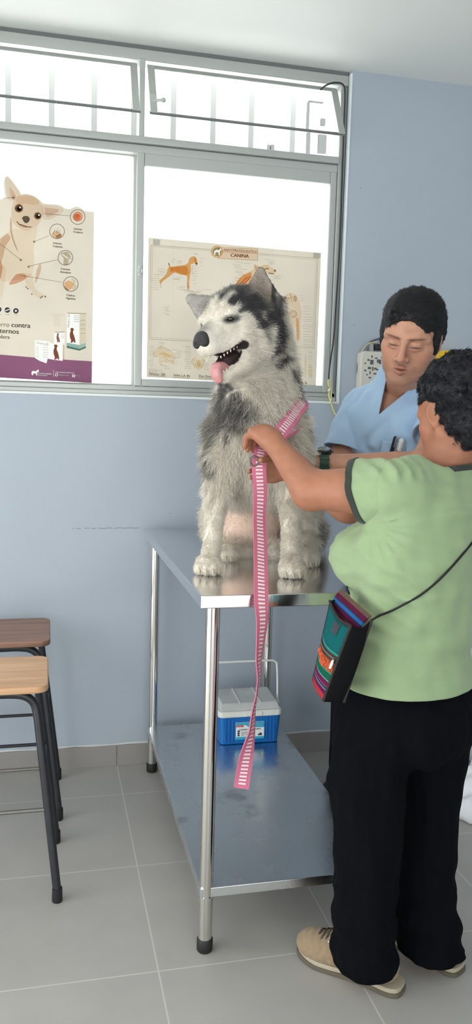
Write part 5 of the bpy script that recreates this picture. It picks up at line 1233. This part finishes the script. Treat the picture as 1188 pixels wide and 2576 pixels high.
class Print:
    def __init__(s, Y): s.Y = Y; s.b = MB(); s.ms = []; s.k = 0
    def mi(s, c):
        m_ = ink(c) if not hasattr(c,'name') else c
        if m_ not in s.ms: s.ms.append(m_)
        s.b.mi = s.ms.index(m_); s.k += 1
    def pt(s, p, dz=0): return at(p[0], p[1], s.Y-.0008-s.k*2e-6-dz)
    def poly(s, pts, c): s.mi(c); s.b.add([s.pt(p) for p in pts], [tuple(range(len(pts)))])
    def blobp(s, pts, c, n=5): s.poly([tuple(p) for p in bez([(a,b_,0) for a,b_ in pts]+[(*pts[0],0)], n)[:-1]] if False else [tuple(p[:2]) for p in bez([(a,b_,0.) for a,b_ in list(pts)+[pts[0]]], n)[:-1]], c)
    def line(s, pts, w, c):
        s.mi(c)
        for (x0,y0),(x1,y1) in zip(pts[:-1],pts[1:]):
            d = math.hypot(x1-x0,y1-y0)+1e-9; nx, ny = -(y1-y0)/d*w/2, (x1-x0)/d*w/2
            s.b.add([s.pt((x0+nx,y0+ny)),s.pt((x1+nx,y1+ny)),s.pt((x1-nx,y1-ny)),s.pt((x0-nx,y0-ny))], [(0,1,2,3)])
    def disc(s, c, r, col, n=28): s.poly([(c[0]+r*math.cos(2*PI*i/n), c[1]+r*math.sin(2*PI*i/n)) for i in range(n)], col)
    def ring(s, c, r, w, col, n=32): 
        s.mi(col); 
        for i in range(n):
            a, b_ = 2*PI*i/n, 2*PI*(i+1)/n; s.b.add([s.pt((c[0]+q*math.cos(t), c[1]+q*math.sin(t))) for q, t in ((r-w/2,a),(r+w/2,a),(r+w/2,b_),(r-w/2,b_))], [(0,1,2,3)])
    def text(s, body, org, ex, cap, c, bold=0, ux=None):
        """org: left end of the base line, ex: right end; cap: letter height in pixels"""
        s.mi(c); vs, fs = text_mesh(body); 
        if not len(vs): return
        wd = max(1e-6, vs[:,0].max()); dx = np.array(ex,float)-np.array(org,float); up = np.array(ux if ux is not None else (dx[1], -dx[0]), float); up /= np.linalg.norm(up)
        for o_ in ([0] if not bold else [-bold,0,bold]):
            P_ = [np.array(org)+dx*(v[0]/wd)+up*(v[1]/.69*cap)+np.array([o_,0]) for v in vs]; s.b.add([s.pt(p) for p in P_], fs)
    def build(s, parent): return s.b.build('printed_artwork', s.ms, parent)
paper = papermat('poster_paper', (.705,.665,.60), .52); white_p = papermat('poster_white', (.95,.94,.92), .12); tape = papermat('tape', srgb(205,203,194), .5)
def board(name, label, outline, Y, loc):
    t = thing(name, label, 'poster', at(*loc, Y)); n = len(outline); q = MB()
    q.add([at(a,b_,Y) for a,b_ in outline]+[at(a,b_,Y+.0006) for a,b_ in outline], [tuple(range(n)), tuple(range(2*n-1,n-1,-1))]+[(i,(i+1)%n,n+(i+1)%n,n+i) for i in range(n)]); q.build('sheet', paper, t); return t
LN = (.50,.48,.45); DK = (.16,.14,.13); TXT = (.30,.27,.27)
# --- chihuahua poster
YL = D+.0635
out = [(-130,498),(-30,505),(0,502),(13,497),(11,480),(9,463),(12,447),(17,442),(22,444),(33,457),(45,474),(54,488),(64,487),(76,489),(90,495),(100,503),(108,511),(122,513),(140,514),(154,517),(163,524),(176,526),(183,522),(193,519),(205,523),(213,531),(237,533),(231,964),(0,950),(-130,943)]
p1_ = board('poster', 'cut-out chihuahua poster with purple lower band on the left window pane', out, YL, (120,964))
T = Print(YL)
T.poly([(-130,868),(0,892),(120,902),(232,909),(230.5,963),(0,949.5),(-130,942.5)], (.50,.27,.48))
tan1, tan2, pinkc, rose = (.93,.84,.76), (.86,.74,.65), (.94,.82,.76), (.86,.62,.52)
T.blobp([(13,462),(14,450),(18,446),(30,458),(44,476),(52,492),(42,500),(30,505),(20,500)], (.93,.87,.83)); T.blobp([(24,470),(34,482),(40,496),(32,503),(26,490)], (.90,.80,.76))
T.blobp([(104,516),(125,516),(146,518),(160,526),(155,537),(140,545),(122,553),(108,548)], (.93,.87,.83)); T.blobp([(112,522),(130,524),(148,528),(138,538),(118,545)], (.90,.80,.76))
T.blobp([(28,548),(30,520),(38,500),(52,491),(70,490),(90,497),(104,514),(108,535),(103,552),(96,566),(84,575),(66,580),(48,574),(34,562)], tan1)
T.blobp([(40,502),(58,493),(80,494),(98,508),(88,516),(62,512),(46,516)], (.95,.88,.82))
T.blobp([(30,575),(48,576),(80,578),(94,572),(90,600),(84,625),(86,650),(80,690),(60,700),(30,706),(0,700),(0,612),(14,592)], (.95,.90,.84)); T.blobp([(0,600),(18,588),(26,600),(14,620),(8,645),(0,660)], tan2); T.blobp([(0,655),(6,668),(4,690),(0,700)], rose)
T.blobp([(26,545),(30,560),(30,580),(36,605),(46,632),(40,625),(30,600),(25,570)], (.80,.68,.60))
T.blobp([(0,668),(14,672),(12,710),(6,745),(0,746)], (.96,.92,.86)); T.blobp([(40,690),(60,688),(66,700),(44,712),(24,716),(26,708)], rose); T.blobp([(62,690),(64,710),(78,732),(92,746),(110,750),(116,744),(98,734),(86,718),(80,690)], (.95,.90,.84)); T.blobp([(92,680),(100,664),(104,672),(98,696),(88,712)], tan2)
for c, r in (((47.5,524),9.5),((95,543),8.2)): T.disc(c, r+2, (.80,.70,.62)); T.disc(c, r, (.30,.24,.20)); T.disc((c[0]+1,c[1]+1), r*.55, DK); T.disc((c[0]+3,c[1]-2), 2.2, white_p)
T.blobp([(55,549),(60,544),(70,544),(75,551),(70,560),(62,560)], (.24,.22,.22)); T.line([(42,557),(48,564),(58,567),(70,571),(79,571)], 2.4, (.36,.28,.26)); T.blobp([(46,562),(58,567),(72,571),(60,573),(50,568)], (.80,.66,.62))
for a in ((66,722),(70,726),(80,740),(102,749),(106,746),(114,746)): T.disc(a, 2.0, (.40,.34,.30))
T.line([(0,499),(33,497)], 1.2, LN); T.disc((34,497), 3, (.55,.48,.44)); T.line([(108,537),(176,543)], 1.2, LN); T.line([(86,608),(123,593)], 1.2, LN); T.disc((86,608), 2.8, LN); T.line([(0,613),(52,654)], 1.2, LN); T.disc((52.5,654), 3, LN); T.line([(72,670),(145,653)], 1.2, LN); T.disc((72,671), 2.8, LN); T.line([(48,692),(156,710)], 1.2, LN)
for c in ((195.5,546),(143.5,582),(164.5,648.5),(178,714.5)):
    pass
T.disc((195.5,545), 12, (.95,.62,.48)); T.disc((194,546), 8.5, (.93,.60,.44)); T.disc((195,543), 4.5, (.98,.80,.62)); T.ring((195.5,545), 11.6, 1.4, (.72,.50,.42))
T.blobp([(130,588),(140,580),(152,586),(156,594),(146,599),(134,597)], (.90,.72,.60)); T.blobp([(140,593),(153,588),(153,596),(143,599)], (.62,.52,.38)); T.line([(138,576),(134,590)], 1, LN); T.line([(146,573),(142,586)], 1, LN); T.line([(152,577),(145,588)], 1, LN)
T.blobp([(157,635),(170,634),(178,646),(172,652),(172,665),(160,665),(160,650),(153,640)], (.72,.68,.60)); T.line([(157,640),(172,650)], 2, white_p); T.line([(172,650),(181,651)], 1.2, LN)
T.blobp([(162,712),(172,706),(184,712),(182,724),(172,729),(164,722)], (.96,.72,.50)); T.blobp([(160,716),(166,724),(174,731),(166,728)], (.52,.38,.32)); T.line([(180,702),(188,706),(184,714),(190,720),(184,728)], 4, (.86,.82,.76))
for c in ((195.5,546),(143.5,582),(164.5,648.5),(178,714.5)): T.ring(c, 18.5, 1.9, (.46,.42,.40))
for a, b_, o, w_ in (('Lesiones','Oculares',(184,577),23),('Lesiones','Cutáneas',(132,613),24),('Lesiones','Articulares',(152,678),25),('Cuadros','Digestivos',(166,744),23)):
    T.text(a, (o[0]+1,o[1]), (o[0]+w_-1,o[1]+2.6), 5, TXT, .25); T.text(b_, (o[0]-1 if w_ > 24 else o[0],o[1]+8), (o[0]+w_+1,o[1]+10.6), 5, TXT, .25)
for c in ((-3,778.5),(18.5,780),(40,782)): T.disc(c, 8.4, white_p); T.disc(c, 7.2, (.26,.23,.23)); 
T.line([(13,782),(24,778)], 2.2, white_p); T.disc((40,782), 2.6, white_p)
for x in (-3,18.5,40): T.line([(x-5,791),(x+6,791.8)], 1.0, LN)
T.text('cachorro', (-36,820), (23,822.5), 12, (.66,.60,.54), .3); T.text('contra', (28,822.5), (76,825), 12, (.38,.35,.36), .7); T.text('parásitos externos', (-92,832), (47,840), 12, (.38,.35,.36), .7); T.text('Protección duradera', (-92,846), (24,852.5), 9, (.46,.42,.42), .4)
# packets
T.poly([(169,789),(200,791),(200,868),(168,862)], white_p); T.poly([(200,791),(216,789),(216,860),(200,868)], (.93,.91,.85)); T.line([(169,787.5),(216,789)], 1.6, LN); T.poly([(168,862),(200,868),(200,882),(168,875)], (.50,.74,.74)); T.poly([(200,868),(216,862),(216,874),(200,882)], (.56,.80,.80)); T.poly([(168,870),(200,878),(216,871),(216,876),(200,882),(168,875)], (.42,.46,.48))
T.text('Nexpro 3D', (174,824), (176,790), 5, TXT, 0, (-1,0)); 
for k in range(4): T.line([(186,794+k*5),(199,795+k*5)], 1, LN); T.line([(202,806+k*11),(214,805+k*11)], .8, LN)
dogp = lambda x, y, s: [(x+a*s,y+b_*s) for a, b_ in ((-4,-18),(2,-19),(5,-15),(3,-11),(3,-6),(6,2),(9,16),(6,18),(4,14),(2,17),(-4,18),(-2,13),(-5,4),(-5,-6),(-3,-11))]
T.blobp(dogp(181,844,1.0), (.46,.26,.20), 3); T.poly([(136,836),(163,837),(163,868),(136,866)], white_p); T.line([(137,836),(164,835)], 1.6, LN); T.blobp(dogp(145.5,850,.62), (.50,.36,.30), 3)
for k in range(3): T.line([(153,842+k*4),(162,842.5+k*4)], .8, LN)
T.poly([(88,855),(124,859),(128,863),(158,866),(158,908),(128,904),(124,903),(88,898)], white_p); T.poly([(158,866),(162,862),(162,905),(158,908)], (.86,.82,.76)); T.blobp(dogp(140,886,1.02), (.46,.28,.22), 3); T.text('Nexpro 3D', (91,864), (122,868), 5, (.42,.40,.40)); T.poly([(86,898),(120,902),(117,914),(100,908),(90,902)], white_p)
for k in range(6): T.line([(91,872+k*5),(97,872.6+k*5)], .9, LN); T.line([(108,868+k*6),(122,869+k*6)], .8, LN)
T.poly([(127,788),(163,790),(160,797),(151,798),(153,822),(134,821),(136,797),(129,796)], (.95,.94,.93))
# foot of the poster
T.blobp([(79,938),(82,933),(90,934),(94,931),(96,929),(98,934),(93,938),(94,944),(91,944),(90,940),(84,940),(83,944),(80,943)], white_p, 3)
T.text('SOCIEDAD VETERINARIA', (95,940.5), (130,942.5), 3.2, white_p, .2); T.text('PARA PERROS', (95,945), (119,946.4), 3.2, white_p, .2); T.line([(135,931),(134.5,948)], .7, white_p); T.text('www.masperrosfelices.pe', (139,937), (187,939.4), 3.2, white_p)
T.ring((142,943), 3.2, 1.3, white_p); T.text('masperros.pe', (147,944), (174,945.4), 3, white_p, .2); T.poly([(182,942),(189,942.4),(188.7,949),(181.7,948.6)], white_p); T.text('f', (184,948), (187,948.2), 5.2, (.42,.20,.40), .3); T.text('Perros', (190,946), (202,946.7), 3, white_p, .2)
T.build(p1_)
q = MB()
for c, s in (((228,548),7),((226,950),7)): q.add([at(c[0]-s,c[1]-s,YL-.0004),at(c[0]+s,c[1]-s,YL-.0004),at(c[0]+s,c[1]+s,YL-.0004),at(c[0]-s,c[1]+s,YL-.0004)], [(0,1,2,3)])
# --- canine anatomy poster
YR = D+.0285
p2_ = board('poster', 'cream canine anatomy poster with orange dog drawings on the right window pane', [(373.5,597.5),(480,607),(600,617.5),(700,627),(808.5,636),(795,971.5),(600,962),(450,953),(369,948.5)], YR, (590,960))
T = Print(YR); G2 = (.72,.70,.64)
for o, w_ in ((0,1.6),(4,.9)):
    T.line([(380+o,616+o),(532,628+o*.8)], w_, G2); T.line([(650,638+o*.8),(800-o,650+o)], w_, G2); T.line([(800-o,650+o),(790-o,876-o)], w_, G2); T.line([(790-o,876-o),(700,870-o)], w_, G2); T.line([(700,870-o),(376+o,853-o)], w_, G2); T.line([(376+o,853-o),(380+o,616+o)], w_, G2)
T.line([(436,600),(434,955)], .8, (.92,.90,.86)); T.line([(560,612),(556,960)], .8, (.92,.90,.86)); T.line([(686,622),(680,966)], .8, (.92,.90,.86))
T.poly([(548,622),(649,626),(648.5,655),(548,650)], (.95,.86,.78)); T.line([(548,622),(649,626),(648.5,655),(548,650)], 1.2, (.78,.60,.44)); T.line([(560,633.5),(649,638)], 1.1, (.80,.52,.40)); T.disc((546,633), 15, (.94,.86,.70)); T.ring((546,633), 14, 2.2, (.84,.70,.46)); T.disc((546,633), 11, (.56,.56,.46))
T.blobp([(539,632),(545,628),(551,629),(555,625),(557,628),(554,632),(553,641),(550,641),(549,635),(543,635),(542,641),(539,640)], white_p, 3)
T.text('ANATOMIA ESQUELETICA', (562,631.5), (646,636.5), 6.4, (.66,.50,.38), .2); T.text('CANINA', (580,646), (626,648.5), 8.6, (.52,.36,.28), .5)
OR, OR2 = (.90,.62,.34), (.94,.72,.46)
T.blobp([(427,668),(424,661),(423,662),(428,671),(446,669),(466,666),(474,660),(476,652),(482,646),(490,645),(495,651),(497,662),(494,666),(490,662),(486,663),(480,666),(481,680),(478,695),(476,712),(477,726),(472,726),(471,708),(470,694),(455,691),(440,686),(430,692),(420,700),(409,708),(406,714),(403,713),(401,706),(408,700),(418,690),(422,676)], OR, 3)
T.blobp([(430,672),(448,671),(468,670),(472,684),(468,692),(450,686),(436,682),(428,684)], OR2, 3); T.blobp([(488,648),(493,650),(495,660),(490,659)], OR2, 3); T.disc((494.5,663.5), 2.8, (.36,.28,.24)); T.line([(427,668),(424,661)], 2.2, (.5,.4,.32)); T.line([(484,668),(484,690)], .8, LN); T.line([(472,712),(473,730),(480,733),(488,734)], 1, LN); T.line([(404,714),(404,722),(408,724)], 1, LN); T.line([(450,672),(450,686)], .8, (.8,.6,.4)); T.line([(470,668),(474,690)], .8, (.8,.6,.4))
T.blobp([(590,722),(597,706),(610,692),(626,684),(638,676),(640,665),(647,668),(654,670),(664,666),(676,668),(684,674),(694,680),(693,686),(684,688),(672,689),(668,696),(660,712),(640,726),(612,730)], (.95,.85,.70), 4); T.blobp([(592,718),(600,704),(614,692),(632,685),(630,695),(616,704),(604,716)], (.92,.62,.38), 4); T.blobp([(606,712),(616,702),(634,692),(628,704),(616,714)], (.90,.52,.34), 3); T.blobp([(640,666),(648,671),(645,678),(641,676)], (.94,.76,.68), 3); T.line([(676,687),(690,689)], 2.4, (.4,.34,.3)); T.disc((692,681), 2.8, (.34,.3,.28)); T.blobp([(668,673),(678,675),(674,678),(668,677)], (.66,.54,.42), 3); T.line([(604,714),(622,696)], 1, (.75,.35,.25)); T.line([(612,716),(630,698)], 1, (.75,.35,.25))
T.blobp([(706,760),(712,748),(722,739),(734,737),(745,742),(752,756),(757,774),(759,796),(756,816),(757,848),(752,860),(746,856),(746,828),(740,824),(736,848),(738,866),(731,864),(730,836),(722,812),(722,790),(726,774),(716,770),(706,766)], (.93,.86,.76), 4); T.blobp([(708,757),(715,752),(720,760),(724,766),(716,770),(707,766)], (.56,.50,.46), 3); T.disc((718,749), 3, (.42,.36,.34)); T.line([(730,738),(735,760)], 1.2, (.66,.48,.42)); T.line([(720,752),(742,746)], 1.2, (.66,.48,.42)); T.blobp([(742,742),(748,750),(744,760),(738,754)], (.80,.72,.64), 3)
T.ring((738,790), 8.5, 1.4, (.70,.56,.50)); T.ring((738,790), 5, 1.2, (.74,.58,.52)); T.line([(724,772),(720,800)], 1.2, LN); T.blobp([(745,800),(752,804),(752,850),(747,852)], (.94,.74,.56), 3); T.line([(733,820),(734,862)], .9, LN)
T.blobp([(386,886),(392,877),(404,872),(416,874),(424,880),(436,888),(442,898),(440,908),(432,914),(418,912),(408,906),(400,898),(394,898),(390,896)], (.95,.90,.82), 4); T.blobp([(398,892),(410,886),(422,890),(432,896),(424,899),(410,893)], (.96,.86,.62), 4); T.line([(412,896),(424,908),(436,908)], 1, (.78,.70,.58)); T.line([(386,886),(388,896),(394,898)], 1.4, (.72,.64,.52)); T.line([(404,872),(418,876),(430,884)], 1, (.78,.70,.58)); T.blobp([(398,900),(406,906),(410,918),(402,918)], (.97,.90,.80), 3)
T.blobp([(491,896),(495,905),(502,908),(507,904),(510,896),(514,906),(511,918),(506,928),(499,931),(493,926),(487,918),(482,910),(485,902)], (.95,.91,.80), 4); T.line([(485,902),(482,912),(488,919),(493,927)], 1.2, (.78,.70,.48)); T.line([(514,904),(512,916),(506,927)], 1.2, (.78,.70,.48)); T.blobp([(496,906),(504,906),(503,924),(497,924)], (.96,.84,.66), 3); T.ring((495,918), 3, 1, (.8,.7,.5)); T.ring((505,918), 3, 1, (.8,.7,.5))
T.blobp([(768,890),(771,896),(772,930),(770,948),(766,948),(766,910)], (.95,.90,.80), 3); T.blobp([(776,920),(786,922),(785,946),(775,946)], (.95,.92,.84), 3)
rl = random.Random(5)
def labels(x0, x1, y0, y1, n, lo, hi, side=1, sl=.08):
    for i in range(n):
        y = y0+(y1-y0)*i/max(1,n-1)+rl.uniform(-1,1); L_ = rl.uniform(lo,hi); x = x0+(x1-x0)*rl.random(); xa, xb = (x, x+L_) if side > 0 else (x-L_, x); T.line([(xa,y),(xb,y+L_*sl)], .9, (.66,.65,.62))
labels(418,414,676,690,4,10,22,-1); labels(400,402,690,727,8,12,22,-1); labels(432,448,698,704,4,10,16); labels(484,488,670,712,8,6,14); labels(484,490,636,640,2,8,12); labels(500,504,650,667,4,6,12); labels(440,480,720,734,5,14,26); labels(456,462,656,662,3,6,12,-1); labels(428,436,652,660,3,6,9); labels(470,520,728,736,4,14,20)
labels(632,600,658,708,14,12,20,-1); labels(650,680,652,668,5,8,16); labels(688,694,692,700,4,12,22); labels(680,684,660,664,2,8,14)
labels(752,756,744,756,3,8,14); labels(761,764,770,866,16,14,26); labels(720,724,778,840,8,8,14,-1); labels(412,420,772,792,8,8,12); labels(388,386,870,920,12,8,14,-1); labels(396,424,860,880,6,8,16); labels(432,446,880,900,6,12,20); labels(400,444,908,926,6,10,18); labels(482,480,870,926,14,12,18,-1); labels(512,516,906,930,6,10,14); labels(744,766,888,950,12,6,12,-1); labels(774,778,884,950,14,8,12)
T.text('Femosca´ 200', (375,942.5), (415,945.5), 6.2, (.42,.40,.38), .2); T.text('Iazfan L.A. 8%', (437,946), (478,949.5), 6.2, (.42,.40,.38), .2); T.text('Duo Dresst', (500,948.5), (537,951), 6.2, (.42,.40,.38), .2); T.text('Cefa 5', (740,964), (772,966.5), 6.2, (.42,.40,.38), .2)
for a, c in (((374,944.6),(416,947)),((436,949),(478,951.8)),((499,951),(540,953.5))): T.line([a,c], 1.2, LN)
labels(374,374,928,936,4,20,40); T.line([(364,690),(363,770)], .7, LN)
T.build(p2_)
q = MB()
for c in ((394,609),(797,643)): q.add([at(c[0]-8,c[1]-7,YR-.0004),at(c[0]+9,c[1]-6,YR-.0004),at(c[0]+8,c[1]+7,YR-.0004),at(c[0]-9,c[1]+6,YR-.0004)], [(0,1,2,3)]); q.build('tape', tape, p2_); q = MB()
